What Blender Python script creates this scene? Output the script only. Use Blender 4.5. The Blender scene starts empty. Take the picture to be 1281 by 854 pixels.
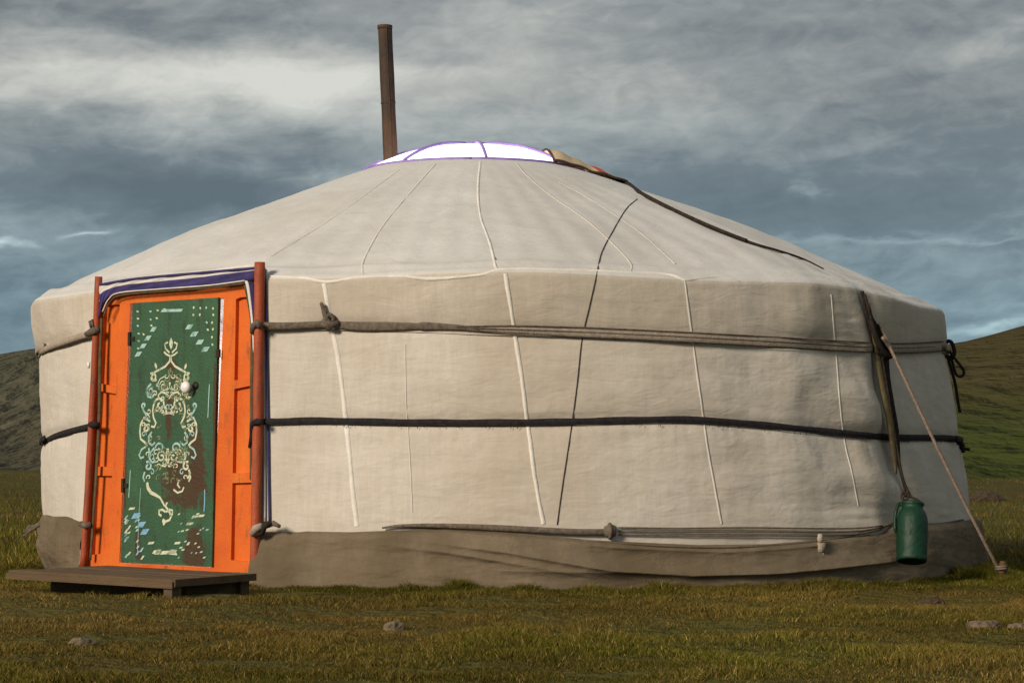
import bpy, math, random
import numpy as np
from mathutils import Vector
from mathutils.bvhtree import BVHTree
random.seed(7)
rng = np.random.default_rng(11)
C = bpy.context.scene.collection
SC = bpy.context.scene
PI = math.pi

# ---------------------------------------------------------------- camera
F = 2794.0                       # focal length in pixels of a 1281 px wide picture
PITCH = math.atan((585-427)/F)
CAM = np.array([0.0, -15.0, 0.66])
cd = bpy.data.cameras.new('camera'); cam = bpy.data.objects.new('camera', cd); C.objects.link(cam)
cam.location = CAM; cam.rotation_euler = (PI/2+PITCH, 0, 0)
cd.sensor_width = 36; cd.lens = F/1281*36; cd.clip_start = 0.1; cd.clip_end = 12000
SC.camera = cam

# ---------------------------------------------------------------- world, sun, exposure
SUN_AZ = math.radians(-42)       # measured from the camera side of the tent, minus = left
SUN_EL = math.radians(24)
sun_to = Vector((math.sin(SUN_AZ)*math.cos(SUN_EL), -math.cos(SUN_AZ)*math.cos(SUN_EL), math.sin(SUN_EL)))
sd = bpy.data.lights.new('sun', 'SUN'); sd.energy = 3.3; sd.angle = math.radians(14); sd.color = (1.0, 0.86, 0.70)
so = bpy.data.objects.new('sun', sd); C.objects.link(so); so.rotation_euler = sun_to.to_track_quat('Z', 'Y').to_euler()
SC.view_settings.view_transform = 'Standard'; SC.view_settings.look = 'None'
SC.view_settings.exposure = 0.13; SC.view_settings.gamma = 1; SC.view_settings.use_curve_mapping = False

w = bpy.data.worlds.new('World'); SC.world = w; w.use_nodes = True
nt = w.node_tree; N = nt.nodes; L = nt.links; N.clear()
def val(x, nt=nt):
    n = nt.nodes.new('ShaderNodeValue'); n.outputs[0].default_value = x; return n.outputs[0]
def mth(op, a, b=None, c=None, nt=nt, clamp=False):
    n = nt.nodes.new('ShaderNodeMath'); n.operation = op; n.use_clamp = clamp
    for i, v in enumerate((a, b, c)):
        if v is None: continue
        if isinstance(v, (int, float)): n.inputs[i].default_value = v
        else: nt.links.new(v, n.inputs[i])
    return n.outputs[0]
tc = N.new('ShaderNodeTexCoord'); sep = N.new('ShaderNodeSeparateXYZ'); L.new(tc.outputs['Generated'], sep.inputs[0])
az = mth('ARCTAN2', sep.outputs[0], sep.outputs[1]); el = mth('ARCSINE', sep.outputs[2])
U0 = mth('MULTIPLY_ADD', az, 27.94, 6.4); V0 = mth('MULTIPLY_ADD', el, -27.94, 5.85)   # hundredths of the sky's width and height
def noise2(su, sv, detail, rough, off, dist=0.0):
    cb = N.new('ShaderNodeCombineXYZ')
    L.new(mth('MULTIPLY', U0, su), cb.inputs[0]); L.new(mth('MULTIPLY', mth('MULTIPLY_ADD', U0, .06, V0), sv), cb.inputs[1]); cb.inputs[2].default_value = off
    nz = N.new('ShaderNodeTexNoise'); L.new(cb.outputs[0], nz.inputs['Vector']); nz.inputs['Scale'].default_value = 1
    nz.inputs['Detail'].default_value = detail; nz.inputs['Roughness'].default_value = rough; nz.inputs['Distortion'].default_value = dist
    return mth('SUBTRACT', nz.outputs['Fac'], 0.5)
wu = noise2(0.7, 1.3, 4, .55, 3.1); wv = noise2(0.6, 1.6, 5, .55, 9.4)
U = mth('MULTIPLY_ADD', wu, 2.2, U0); V = mth('MULTIPLY_ADD', wv, 1.1, V0)
BL = [(2.3,1.05,2.3,.50,.40,-.03),(4.1,1.45,1.3,.40,.28,.15),(0.4,1.15,1.0,.35,.22,0),(3.7,1.95,.7,.16,-.16,0),
      (1.5,2.35,1.7,.50,-.40,.05),(2.9,2.5,1.0,.35,-.22,.3),(3.8,2.2,.8,.14,.16,.25),(2.4,.3,2.6,.20,-.16,.03),
      (1.15,2.95,.30,.05,.42,-.15),(.10,3.16,.22,.09,.50,-.3),(.6,4.0,1.7,.55,-.16,0),(6.6,1.1,2.4,1.0,.20,0),
      (4.6,1.0,1.5,.35,.14,0),(6.2,.35,.9,.2,.12,0),
      (9.0,2.5,2.4,.55,-.28,.1),(12.2,1.9,1.5,.9,-.20,0),(11.2,2.6,2.0,.30,-.12,0),(10.8,1.95,.40,.16,.20,-.1),(10.1,2.34,.22,.08,.22,-.2),
      (8.3,1.0,1.4,.35,.10,-.1),(12.3,4.12,.9,.13,.45,-.15),(10.6,2.98,1.3,.07,.20,-.03),(12.3,2.98,.7,.04,.16,0),(12.3,.6,.6,.22,.18,-.2),
      (12.2,3.75,.8,.10,.14,0),(9.3,.5,2.0,.22,-.08,0)]
acc = val(.44)
for (u, v, su, sv, a, t) in BL:
    du = mth('SUBTRACT', U, u); dv = mth('MULTIPLY_ADD', du, -t, mth('SUBTRACT', V, v))
    q = mth('ADD', mth('POWER', mth('DIVIDE', mth('ABSOLUTE', du), su), 2), mth('POWER', mth('DIVIDE', mth('ABSOLUTE', dv), sv), 2))
    acc = mth('MULTIPLY_ADD', mth('EXPONENT', mth('MULTIPLY', q, -1)), a, acc)
n1 = noise2(.28, 1.1, 8, .58, 1.7, .4); n2 = noise2(.8, 2.4, 9, .60, 5.2, .8); n3 = noise2(3, 5, 5, .6, 8.2)
acc = mth('MULTIPLY_ADD', n1, .55, acc); n4 = noise2(1.7, 3.2, 8, .6, 15.3, 1.0)
acc = mth('MULTIPLY_ADD', n2, .33, acc); acc = mth('MULTIPLY_ADD', n4, .34, acc); acc = mth('MULTIPLY_ADD', n3, .10, acc)
cr = N.new('ShaderNodeValToRGB'); L.new(acc, cr.inputs[0])
cr.color_ramp.elements[0].position = 0; cr.color_ramp.elements[0].color = (.110,.130,.142,1)
cr.color_ramp.elements[1].position = 1; cr.color_ramp.elements[1].color = (.63,.63,.575,1)
for p, c in ((.28,(.158,.180,.190,1)),(.5,(.275,.293,.290,1)),(.75,(.45,.455,.425,1))):
    e = cr.color_ramp.elements.new(p); e.color = c
# bluer towards the horizon
lowf = mth('MULTIPLY', mth('SUBTRACT', V0, 1.2), .36, clamp=True)
mixb = N.new('ShaderNodeMix'); mixb.data_type = 'RGBA'; mixb.blend_type = 'MULTIPLY'
L.new(lowf, mixb.inputs[0]); L.new(cr.outputs[0], mixb.inputs[6]); mixb.inputs[7].default_value = (.70,.98,1.17,1)
sc10 = N.new('ShaderNodeVectorMath'); sc10.operation = 'SCALE'; L.new(mixb.outputs[2], sc10.inputs[0]); sc10.inputs['Scale'].default_value = 10.0
sky = N.new('ShaderNodeTexSky'); sky.sky_type = 'NISHITA'; sky.sun_disc = False; sky.sun_elevation = SUN_EL
sky.sun_rotation = math.atan2(sun_to.x, sun_to.y)
mx = N.new('ShaderNodeMix'); mx.data_type = 'RGBA'; mx.inputs[0].default_value = .06
L.new(sc10.outputs[0], mx.inputs[6]); L.new(sky.outputs[0], mx.inputs[7])
bg = N.new('ShaderNodeBackground'); bg.inputs[1].default_value = .1; L.new(mx.outputs[2], bg.inputs[0])
wo = N.new('ShaderNodeOutputWorld'); L.new(bg.outputs[0], wo.inputs[0])

# ---------------------------------------------------------------- helpers
def tag(o, label=None, cat=None, group=None, kind=None):
    if label: o['label'] = label
    if cat: o['category'] = cat
    if group: o['group'] = group
    if kind: o['kind'] = kind
    return o
def empty(name, loc=(0,0,0), rz=0.0):
    o = bpy.data.objects.new(name, None); C.objects.link(o); o.location = loc; o.rotation_euler = (0,0,rz)
    o.empty_display_size = .2; return o
class MB:
    def __init__(s): s.v = []; s.f = []; s.m = []
    def add(s, vs, fs, mi=0):
        b = len(s.v); s.v += [tuple(map(float, p)) for p in vs]; s.f += [tuple(b+i for i in f) for f in fs]; s.m += [mi]*len(fs)
    def box(s, c, h, ax=None, mi=0):                   # centre, half sizes, optional axes
        c = np.array(c, float); ax = np.eye(3) if ax is None else np.array(ax, float)
        vs = [c + ax[0]*h[0]*i + ax[1]*h[1]*j + ax[2]*h[2]*k for i in (-1,1) for j in (-1,1) for k in (-1,1)]
        s.add(vs, [(0,1,3,2),(4,6,7,5),(0,4,5,1),(2,3,7,6),(0,2,6,4),(1,5,7,3)], mi)
    def prism(s, quad, depth, mi=0):                   # quad of 3D points, extruded by a vector
        q = [np.array(p, float) for p in quad]; d = np.array(depth, float); n = len(q)
        s.add(q + [p+d for p in q], [tuple(range(n)), tuple(range(2*n-1, n-1, -1))] + [(i, i+n, (i+1) % n+n, (i+1) % n) for i in range(n)], mi)
    def tube(s, pts, rad, n=8, mi=0, flat=1.0, up=None):
        P = [np.array(p, float) for p in pts]; m = len(P)
        if not hasattr(rad, '__len__'): rad = [rad]*m
        T = []
        for i in range(m):
            t = P[min(i+1, m-1)] - P[max(i-1, 0)]; T.append(t/(np.linalg.norm(t)+1e-9))
        a = np.array([0,0,1.]) if abs(T[0][2]) < .9 else np.array([1.,0,0])
        if up is not None: a = np.array(up, float)
        vs = []; nn = a
        for i in range(m):
            if up is not None: nn = np.array(up[i] if hasattr(up[0], '__len__') else up, float)
            nn = nn - T[i]*nn.dot(T[i]); nn /= np.linalg.norm(nn)+1e-9; b = np.cross(T[i], nn)
            for k in range(n):
                an = 2*PI*k/n; vs.append(P[i] + rad[i]*(math.cos(an)*nn*flat + math.sin(an)*b))
        fs = [(i*n+k, i*n+(k+1) % n, (i+1)*n+(k+1) % n, (i+1)*n+k) for i in range(m-1) for k in range(n)]
        fs += [tuple(range(n-1, -1, -1)), tuple(range((m-1)*n, m*n))]
        s.add(vs, fs, mi)
    def lathe(s, prof, n=32, mi=0, M=None):
        vs = []
        for (r, z) in prof:
            for k in range(n): vs.append((r*math.cos(2*PI*k/n), r*math.sin(2*PI*k/n), z))
        fs = [(i*n+k, i*n+(k+1) % n, (i+1)*n+(k+1) % n, (i+1)*n+k) for i in range(len(prof)-1) for k in range(n)]
        s.add(vs, fs, mi)
    def build(s, name, mats, parent=None, smooth=False, loc=None):
        me = bpy.data.meshes.new(name); me.from_pydata(s.v, [], s.f); me.update()
        if not isinstance(mats, (list, tuple)): mats = [mats]
        for m in mats: me.materials.append(m)
        me.polygons.foreach_set('material_index', s.m)
        me.polygons.foreach_set('use_smooth', [smooth]*len(s.f))
        o = bpy.data.objects.new(name, me); C.objects.link(o)
        if parent: o.parent = parent
        if loc is not None: o.location = loc
        return o
def grid(name, P, mat, parent=None, closed=False, smooth=True, mask=None, thick=0):
    """P: (nu, nv, 3) array -> one mesh sheet"""
    nu, nv = P.shape[:2]
    idx = np.arange(nu*nv).reshape(nu, nv)
    a = idx[:-1, :-1]; b = idx[1:, :-1]; c = idx[1:, 1:]; d = idx[:-1, 1:]
    q = np.stack([a, b, c, d], -1)
    if closed:
        a = idx[-1:, :-1]; b = idx[:1, :-1]; c = idx[:1, 1:]; d = idx[-1:, 1:]
        q = np.concatenate([q, np.stack([a, b, c, d], -1)], 0)
    if mask is not None: q = q[mask]
    q = q.reshape(-1, 4)
    me = bpy.data.meshes.new(name); me.vertices.add(nu*nv); me.vertices.foreach_set('co', P.reshape(-1).astype(np.float32))
    me.loops.add(q.size); me.loops.foreach_set('vertex_index', q.reshape(-1).astype(np.int32))
    me.polygons.add(len(q)); me.polygons.foreach_set('loop_start', (np.arange(len(q))*4).astype(np.int32))
    me.polygons.foreach_set('use_smooth', np.full(len(q), smooth)); me.update(calc_edges=True); me.validate()
    me.materials.append(mat)
    o = bpy.data.objects.new(name, me); C.objects.link(o)
    if parent: o.parent = parent
    if thick:
        md = o.modifiers.new('thickness', 'SOLIDIFY'); md.thickness = thick; md.offset = 0
    return o
_S = rng.normal(size=(400, 4))
def fbm(x, y, scale=1.0, seed=0, octs=5, gain=.55):
    """sum of random sine waves, about -1..1"""
    x = np.asarray(x, float)*scale; y = np.asarray(y, float)*scale; out = np.zeros(np.broadcast(x, y).shape); a = 1.0; tot = 0
    for o in range(octs):
        for k in range(5):
            s = _S[(seed*37 + o*11 + k*3) % 400]; an = s[0]*7+k*1.3; fr = (2.0**o)*(0.8+.35*abs(s[1]))
            out = out + a*np.sin(fr*(x*math.cos(an)+y*math.sin(an)) + s[2]*9 + 1.7*np.sin(fr*.6*(x*math.sin(an)-y*math.cos(an))+s[3]*5))
        tot += a*2.2; a *= gain
    return out/tot
def smooth(a, b, x):
    t = np.clip((np.asarray(x, float)-a)/(b-a), 0, 1); return t*t*(3-2*t)

def mat(name, col, rough=.9, col2=None, nscale=4.0, nmix=(.35,.7), bump=0.0, bscale=60.0, detail=6, spec=.3, stretch=(1,1,1), extra=None, metallic=0.0, sheen=0.0):
    m = bpy.data.materials.new(name); m.use_nodes = True; t = m.node_tree; b = t.nodes['Principled BSDF']
    b.inputs['Roughness'].default_value = rough; b.inputs['Specular IOR Level'].default_value = spec; b.inputs['Metallic'].default_value = metallic
    if sheen: b.inputs['Sheen Weight'].default_value = sheen
    tc = t.nodes.new('ShaderNodeTexCoord'); mp = t.nodes.new('ShaderNodeMapping'); mp.inputs['Scale'].default_value = stretch
    t.links.new(tc.outputs['Object'], mp.inputs[0])
    out = None
    if col2 is not None:
        nz = t.nodes.new('ShaderNodeTexNoise'); t.links.new(mp.outputs[0], nz.inputs['Vector']); nz.inputs['Scale'].default_value = nscale
        nz.inputs['Detail'].default_value = detail; nz.inputs['Roughness'].default_value = .62
        mr = t.nodes.new('ShaderNodeMapRange'); t.links.new(nz.outputs['Fac'], mr.inputs[0]); mr.inputs[1].default_value = nmix[0]; mr.inputs[2].default_value = nmix[1]
        mx = t.nodes.new('ShaderNodeMix'); mx.data_type = 'RGBA'; t.links.new(mr.outputs[0], mx.inputs[0])
        mx.inputs[6].default_value = (*col, 1); mx.inputs[7].default_value = (*col2, 1); out = mx.outputs[2]
    else:
        rg = t.nodes.new('ShaderNodeRGB'); rg.outputs[0].default_value = (*col, 1); out = rg.outputs[0]
    if extra: out = extra(t, mp, out, b)
    t.links.new(out, b.inputs['Base Color'])
    if bump:
        n2 = t.nodes.new('ShaderNodeTexNoise'); t.links.new(mp.outputs[0], n2.inputs['Vector']); n2.inputs['Scale'].default_value = bscale; n2.inputs['Detail'].default_value = 5
        bp = t.nodes.new('ShaderNodeBump'); bp.inputs['Strength'].default_value = bump; bp.inputs['Distance'].default_value = .01
        t.links.new(n2.outputs['Fac'], bp.inputs['Height']); t.links.new(bp.outputs[0], b.inputs['Normal'])
        if 'creases' in t.nodes: t.links.new(t.nodes['creases'].outputs[0], bp.inputs['Normal'])
    return m
def layer(t, mp, col, c2, scale, lo, hi, detail=6, stretch=None, fac=1.0, off=(0,0,0)):
    m2 = t.nodes.new('ShaderNodeMapping'); t.links.new(mp.outputs[0], m2.inputs[0]); m2.inputs['Location'].default_value = off
    if stretch: m2.inputs['Scale'].default_value = stretch
    nz = t.nodes.new('ShaderNodeTexNoise'); t.links.new(m2.outputs[0], nz.inputs['Vector']); nz.inputs['Scale'].default_value = scale; nz.inputs['Detail'].default_value = detail; nz.inputs['Roughness'].default_value = .65
    mr = t.nodes.new('ShaderNodeMapRange'); t.links.new(nz.outputs['Fac'], mr.inputs[0]); mr.inputs[1].default_value = lo; mr.inputs[2].default_value = hi; mr.inputs[4].default_value = fac
    mx = t.nodes.new('ShaderNodeMix'); mx.data_type = 'RGBA'; t.links.new(mr.outputs[0], mx.inputs[0]); t.links.new(col, mx.inputs[6]); mx.inputs[7].default_value = (*c2, 1)
    return mx.outputs[2]
CREASE = [.30]
def canvas_extra(stain, s2):
    def f(t, mp, col, b):
        col = layer(t, mp, col, stain, 1.1, .44, .78, 8, (1,1,.5), .8)
        col = layer(t, mp, col, s2, 9, .5, .9, 8, None, .5, (3,1,2))
        # coarse weave: fine threads along z and round the wall
        col = layer(t, mp, col, s2, 95, .45, .75, 2, (1,1,.12), .30, (1,2,3))
        col = layer(t, mp, col, s2, 95, .45, .75, 2, (.25,.25,1.6), .25, (7,2,3))
        # faint water marks and rubbed dirt with their own outlines
        col = layer(t, mp, col, stain, 3.2, .56, .60, 4, (1,1,.4), .16, (11,4,0))
        col = layer(t, mp, col, s2, 30, .40, .75, 5, (1,1,.08), .35, (4,9,1))
        nw = t.nodes.new('ShaderNodeTexNoise'); m3 = t.nodes.new('ShaderNodeMapping'); t.links.new(mp.outputs[0], m3.inputs[0]); m3.inputs['Scale'].default_value = (1,1,3.2)
        t.links.new(m3.outputs[0], nw.inputs['Vector']); nw.inputs['Scale'].default_value = 3.4; nw.inputs['Detail'].default_value = 7; nw.inputs['Roughness'].default_value = .6; nw.inputs['Distortion'].default_value = .7
        bw = t.nodes.new('ShaderNodeBump'); bw.name = 'creases'; bw.inputs['Strength'].default_value = CREASE[0]; bw.inputs['Distance'].default_value = .03
        t.links.new(nw.outputs['Fac'], bw.inputs['Height'])
        return col
    return f
M = {}
M['canvas'] = mat('wall_canvas', (.645,.60,.535), .95, (.57,.525,.455), 1.6, (.35,.7), .14, 220, extra=canvas_extra((.50,.42,.32), (.47,.41,.33)), spec=.1, sheen=.05)
M['valance'] = mat('roof_canvas_edge_shaded', (.60,.545,.465), .95, (.53,.475,.395), 1.6, (.35,.7), .14, 220, extra=canvas_extra((.42,.35,.26), (.41,.35,.28)), spec=.1)  # same cloth as the roof; shade below the eave put into a tanner colour
M['roofc'] = mat('roof_canvas', (.65,.64,.62), .95, (.58,.57,.55), 1.2, (.35,.7), .14, 220, extra=canvas_extra((.50,.465,.41), (.49,.465,.42)), spec=.1, sheen=.05)
M['faint'] = mat('faint_seam', (.66,.62,.555), .9, (.58,.535,.47), 14, spec=.1)
M['seam'] = mat('white_seam', (.80,.76,.70), .9, (.66,.61,.54), 14, spec=.1, bump=.3, bscale=120)
CREASE[0] = .5
M['skirt'] = mat('brown_canvas', (.165,.125,.078), .95, (.112,.085,.054), 2.5, (.3,.7), .45, 150, extra=canvas_extra((.29,.235,.165), (.13,.10,.065)), spec=.1)
M['rope'] = mat('grey_rope', (.20,.165,.13), .95, (.11,.085,.065), 40, (.35,.65), .8, 160, spec=.1)
M['rope_l'] = mat('pale_webbing', (.42,.35,.28), .95, (.30,.25,.20), 30, (.35,.65), .6, 150, spec=.1)
M['black'] = mat('black_webbing', (.018,.015,.018), .9, (.035,.03,.03), 30, (.35,.65), .6, 150, spec=.15)
M['darkrope'] = mat('dark_rope', (.045,.035,.028), .95, (.02,.016,.014), 40, (.35,.65), .6, 150, spec=.15)
M['cordgrey'] = mat('thin_grey_cord', (.085,.07,.06), .95, (.05,.04,.035), 40, (.35,.65), .6, 150, spec=.1)
M['pinkrope'] = mat('pale_rope', (.36,.27,.21), .95, (.22,.165,.125), 60, (.35,.65), .6, 150, spec=.1)
def worn(c2, sc, lo, hi, st=None, fac=1.0):
    return lambda t, mp, col, b: layer(t, mp, col, c2, sc, lo, hi, 8, st, fac)
M['orange'] = mat('orange_paint', (.72,.150,.012), .6, (.58,.095,.010), 3.0, (.3,.7), .25, 70, spec=.4, extra=lambda t, mp, col, b: layer(t, mp, layer(t, mp, col, (.80,.22,.02), 5, .5,.8, 6, (1,1,.3), .7), (.22,.07,.02), 22, .57,.72, 8, (1,1,.3), .75, (4,4,4)))
M['pole'] = mat('red_pole_paint', (.42,.085,.028), .6, (.33,.06,.022), 6, (.3,.7), .3, 80, spec=.35, extra=worn((.13,.055,.035), 24, .50,.70, (1,1,.3), .8))
def door_wear(t, mp, col, b):
    col = layer(t, mp, col, (.030,.075,.042), 6, .35, .75, 8, (1,1,.25), .8)
    col = layer(t, mp, col, (.030,.040,.018), 20, .52, .70, 8, (1,1,.35), .8, (2,5,1))
    col = layer(t, mp, col, (.15,.17,.09), 34, .63, .72, 8, None, .6, (6,1,1))
    # bare-wood patches: where the paint has come off, fixed on the leaf
    def patch(cx, cz, rx, rz, col, c2=(.062,.032,.014)):
        sp = t.nodes.new('ShaderNodeSeparateXYZ'); tcn = t.nodes.new('ShaderNodeTexCoord'); t.links.new(tcn.outputs['Object'], sp.inputs[0])
        nz = t.nodes.new('ShaderNodeTexNoise'); t.links.new(tcn.outputs['Object'], nz.inputs['Vector']); nz.inputs['Scale'].default_value = 14; nz.inputs['Detail'].default_value = 9; nz.inputs['Roughness'].default_value = .7
        a = mth('POWER', mth('ABSOLUTE', mth('DIVIDE', mth('SUBTRACT', sp.outputs[0], cx, nt=t), rx, nt=t), nt=t), 2, nt=t)
        c = mth('POWER', mth('ABSOLUTE', mth('DIVIDE', mth('SUBTRACT', sp.outputs[2], cz, nt=t), rz, nt=t), nt=t), 2, nt=t)
        v = mth('ADD', mth('ADD', a, c, nt=t), mth('MULTIPLY', mth('SUBTRACT', nz.outputs['Fac'], .5, nt=t), 4.2, nt=t), nt=t)
        mr = t.nodes.new('ShaderNodeMapRange'); t.links.new(v, mr.inputs[0]); mr.inputs[1].default_value = 1.05; mr.inputs[2].default_value = .75; mr.inputs[4].default_value = .92
        mx = t.nodes.new('ShaderNodeMix'); mx.data_type = 'RGBA'; t.links.new(mr.outputs[0], mx.inputs[0]); t.links.new(col, mx.inputs[6]); mx.inputs[7].default_value = (*c2, 1)
        return mx.outputs[2]
    for p in PATCHES: col = patch(*p, col)
    return col
M['brownpatch'] = None

# ---------------------------------------------------------------- the tent surface
CX0 = -.024
def cxz(z):  # the whole tent leans a little to the left with height
    return CX0 + np.interp(z, [0,.325,.84,1.41,1.72,2.65,4], [0,0,-.045,-.10,-.13,-.235,-.235])
ZRIM = 2.64; RRIM = .75
def zeave(th):
    return 1.725 - .045*smooth(.55, 1.1, th)*(1-smooth(1.6, 2.6, th)) + .012*np.sin(th*9+1) 
RW = lambda z: np.interp(z, [-.1,.0,.325,.84,1.41,1.75], [3.085,3.07,3.045,3.01,2.985,2.985])
TH_S = None    # strap angle, set below
def pxray(px, py):
    d = np.array([(px-640.5)/F, 1.0, (427-py)/F]); c, s = math.cos(PITCH), math.sin(PITCH)
    return np.array([d[0], d[1]*c - d[2]*s, d[1]*s + d[2]*c])
def roofz(r, th):
    """height of the roof cone at radius r"""
    ze = zeave(th); t = np.clip((2.985-r)/(2.985-RRIM), 0, 1)
    lin = ze + (ZRIM-ze)*(t + .045*np.sin(PI*t))
    return lin
def wdisp(th, z):
    s = th*3.0
    belts = -.012*np.exp(-((z-ZB1(th))/.035)**2) - .014*np.exp(-((z-ZB2(th))/.04)**2)
    bulge = .012*np.sin(PI*np.clip((z-ZB2(th))/(ZB1(th)-ZB2(th)), 0, 1)) + .014*np.sin(PI*np.clip((z-.3)/(ZB2(th)-.3), 0, 1))
    soft = .010*fbm(s*1.2, z*1.6, 1.5, 1, 4)
    fine = .0035*fbm(s*1.0, z*2.2, 9, 2, 4)
    # vertical puckers near the ground edge and below belts
    pk = .0035*fbm(s*2, z*.3, 9, 44, 3)*np.exp(-((z-ZB2(th)+.06)/.07)**2)
    # crease pulled in by the strap, with folds running down to it
    ds = th-THS(z)
    crease = -.030*np.exp(-(ds/.035)**2) - .022*np.exp(-(ds/.13)**2)
    q = smooth(-.62, -.05, ds)*(1-smooth(-.03, .02, ds))
    folds = .016*q*np.sin((z*16 + ds*13) + 2*fbm(s, z, 1.5, 5))*smooth(.15, .5, z)*(1-smooth(1.3, 1.5, z))
    body = .045*smooth(-.42, -.06, ds)*(1-smooth(-.05, .03, ds)) - .055*smooth(-.03, .22, ds)*(1-smooth(.25, .6, ds))
    folds = folds*1.1 + body*.75
    folds2 = .011*q*np.sin((z*5 - ds*34) + 2.4*fbm(s, z, 2.2, 9))
    rr = smooth(.0, .1, ds)*(1-smooth(.5, .9, ds))
    lumps = .011*rr*fbm(s, z*.5, 2.6, 14, 3)
    # small horizontal wrinkles at the right, low
    hw = .0035*smooth(.35, .7, th)*(1-smooth(1.05,1.15,th))*fbm(s*.35, z*3.2, 9, 8, 3)*2*np.exp(-((z-.40)/.10)**2)
    return belts+bulge+soft+fine+pk+crease+folds+folds2+hw+lumps

def thz_raw(px, py, R=2.99):
    """angle and height where a line of sight meets a plain tapered wall"""
    d = pxray(px, py); lo = None
    t = np.arange(11.5, 15.6, .004); P = CAM[None] + d[None]*t[:, None]
    r = np.hypot(P[:,0]-cxz(P[:,2]), P[:,1]); hit = np.where(r < RW(P[:,2]))[0]
    i = hit[0] if len(hit) else int(np.argmin(r - RW(P[:,2])))
    p = P[i]; return math.atan2(p[0]-cxz(p[2]), -p[1]), p[2]
def curve_thz(pts):
    a = np.array(sorted(thz_raw(*p) for p in pts)); return a[:,0], a[:,1]
# belts: height as a function of angle, from where they run
b1 = curve_thz([(50,439),(82,427),(118,416),(318,407),(410,405),(500,407),(600,411),(700,414),(800,418),(900,423),(1000,428),(1090,434),(1140,435),(1178,433)])
b2 = curve_thz([(54,553),(78,542),(118,531),(315,528),(400,526),(500,528),(600,528),(700,527),(800,524),(870,524),(950,531),(1050,541),(1120,547),(1192,549)])
def wrapi(a, th):
    t = (np.asarray(th)+PI) % (2*PI) - PI
    xs = np.concatenate([[-PI], a[0], [PI]]); m = .5*(a[1][0]+a[1][-1]); ys = np.concatenate([[m], a[1], [m]])
    return np.interp(t, xs, ys)
ZB1 = lambda th: wrapi(b1, th)
ZB2 = lambda th: wrapi(b2, th)
_sp = [thz_raw(*p) for p in [(1080,368),(1093,420),(1104,490),(1118,560),(1136,615),(1150,660)]]
_sz = np.array([p[1] for p in _sp])[::-1]; _st = np.array([p[0] for p in _sp])[::-1]
PW0 = thz_raw(1036, 395)[0]
THS = lambda z: np.interp(z, _sz, _st)

# door plane (chord between the two poles)
def circ(px, R=3.03, z=.1):
    k = (px-640.5)/F; a = 1+k*k; c0 = -.09; bb = 15+k*c0; disc = bb*bb - a*(225+c0*c0-R*R); d = (bb-math.sqrt(disc))/a
    return np.array([k*d, -15+d])
PR = circ(322); PL = circ(113)
DW = float(np.linalg.norm(PR-PL)); du = np.array([*(PR-PL)/DW, 0]); dn = np.array([du[1], -du[0], 0])   # outward normal
if dn[1] > 0: dn = -dn
D0 = np.array([PL[0], PL[1], 0])
th_r = math.atan2(PR[0]-CX0, -PR[1]); th_l = math.atan2(PL[0]-CX0, -PL[1]); th_m = .5*(th_r+th_l); th_h = .5*(th_r-th_l)
def flat_w(th, hw=th_h, a=.98, b=1.04):
    return 1-smooth(hw*a, hw*b, np.abs(((np.asarray(th)-th_m+PI) % (2*PI))-PI))
def Rflat(th, R, z):
    d = np.clip(((np.asarray(th)-th_m+PI) % (2*PI))-PI, -1.1, 1.1)
    pd = float(np.dot(D0, dn)) - cxz(z)*dn[0]
    chord = (pd+.012)/np.cos(np.clip(d, -th_h*1.1, th_h*1.1))
    return R*(1-flat_w(th)) + chord*flat_w(th)
def door_uv(px, py, off=0.0):
    """meet the door plane pushed outwards by off; returns (along, height)"""
    d = pxray(px, py); o = D0 + dn*off
    t = np.dot(o-CAM, dn)/np.dot(d, dn); p = CAM + d*t
    return float(np.dot(p-D0, du)), float(p[2])

def Rall(th, z):
    """outer radius of roof and wall together at a height"""
    ze = zeave(th)
    wall = RW(z) + .012*(z > 1.38) + wdisp(th, z)
    t = np.clip((z-ze)/(ZRIM-ze), 0, 1.2); rc = 2.985 - (2.985-RRIM)*(t - .04*np.sin(PI*np.clip(t,0,1)))
    return np.where(z > ze-.01, rc, wall)
BV = []
def reg(P, closed=False, st=2):
    P = P[::st, ::st]; nu, nv = P.shape[:2]; q = []
    for i in range(nu if closed else nu-1):
        b = ((i+1) % nu)*nv; a = i*nv
        q += [(a+j, b+j, b+j+1, a+j+1) for j in range(nv-1)]
    BV.append(BVHTree.FromPolygons([tuple(p) for p in P.reshape(-1, 3).tolist()], q))
def hit(px, py, off=0.0):
    """point of the tent's cloth seen along a line of sight, lifted off it"""
    d = pxray(px, py); d = d/np.linalg.norm(d); best = None
    for b in BV:
        r = b.ray_cast(Vector(CAM), Vector(d), 16.2)
        if r[0] is not None and (best is None or r[3] < best[3]): best = r
    if best is None: return hit_raw(px, py, off)
    p = np.array(best[0]); n_ = normal_at(p); return p - d*((off+.002)/max(.4, -float(np.dot(d, n_))))
def hit_raw(px, py, off=0.0):
    """point of the tent's surface seen along a line of sight, lifted off it"""
    d = pxray(px, py); t = np.arange(11.3, 15.6, .003); P = CAM[None] + d[None]*t[:, None]
    th = np.arctan2(P[:,0]-cxz(P[:,2]), -P[:,1]); r = np.hypot(P[:,0]-cxz(P[:,2]), P[:,1])
    g = r - Rall(th, P[:,2]) - off; h = np.where(g < 0)[0]
    i = h[0] if len(h) else int(np.argmin(g)); return P[i]
def resample(pts, step=8):
    out = []
    for a, b in zip(pts[:-1], pts[1:]):
        n = max(1, int(math.hypot(b[0]-a[0], b[1]-a[1])/step))
        out += [(a[0]+(b[0]-a[0])*i/n, a[1]+(b[1]-a[1])*i/n) for i in range(n)]
    return out + [pts[-1]]
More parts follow.
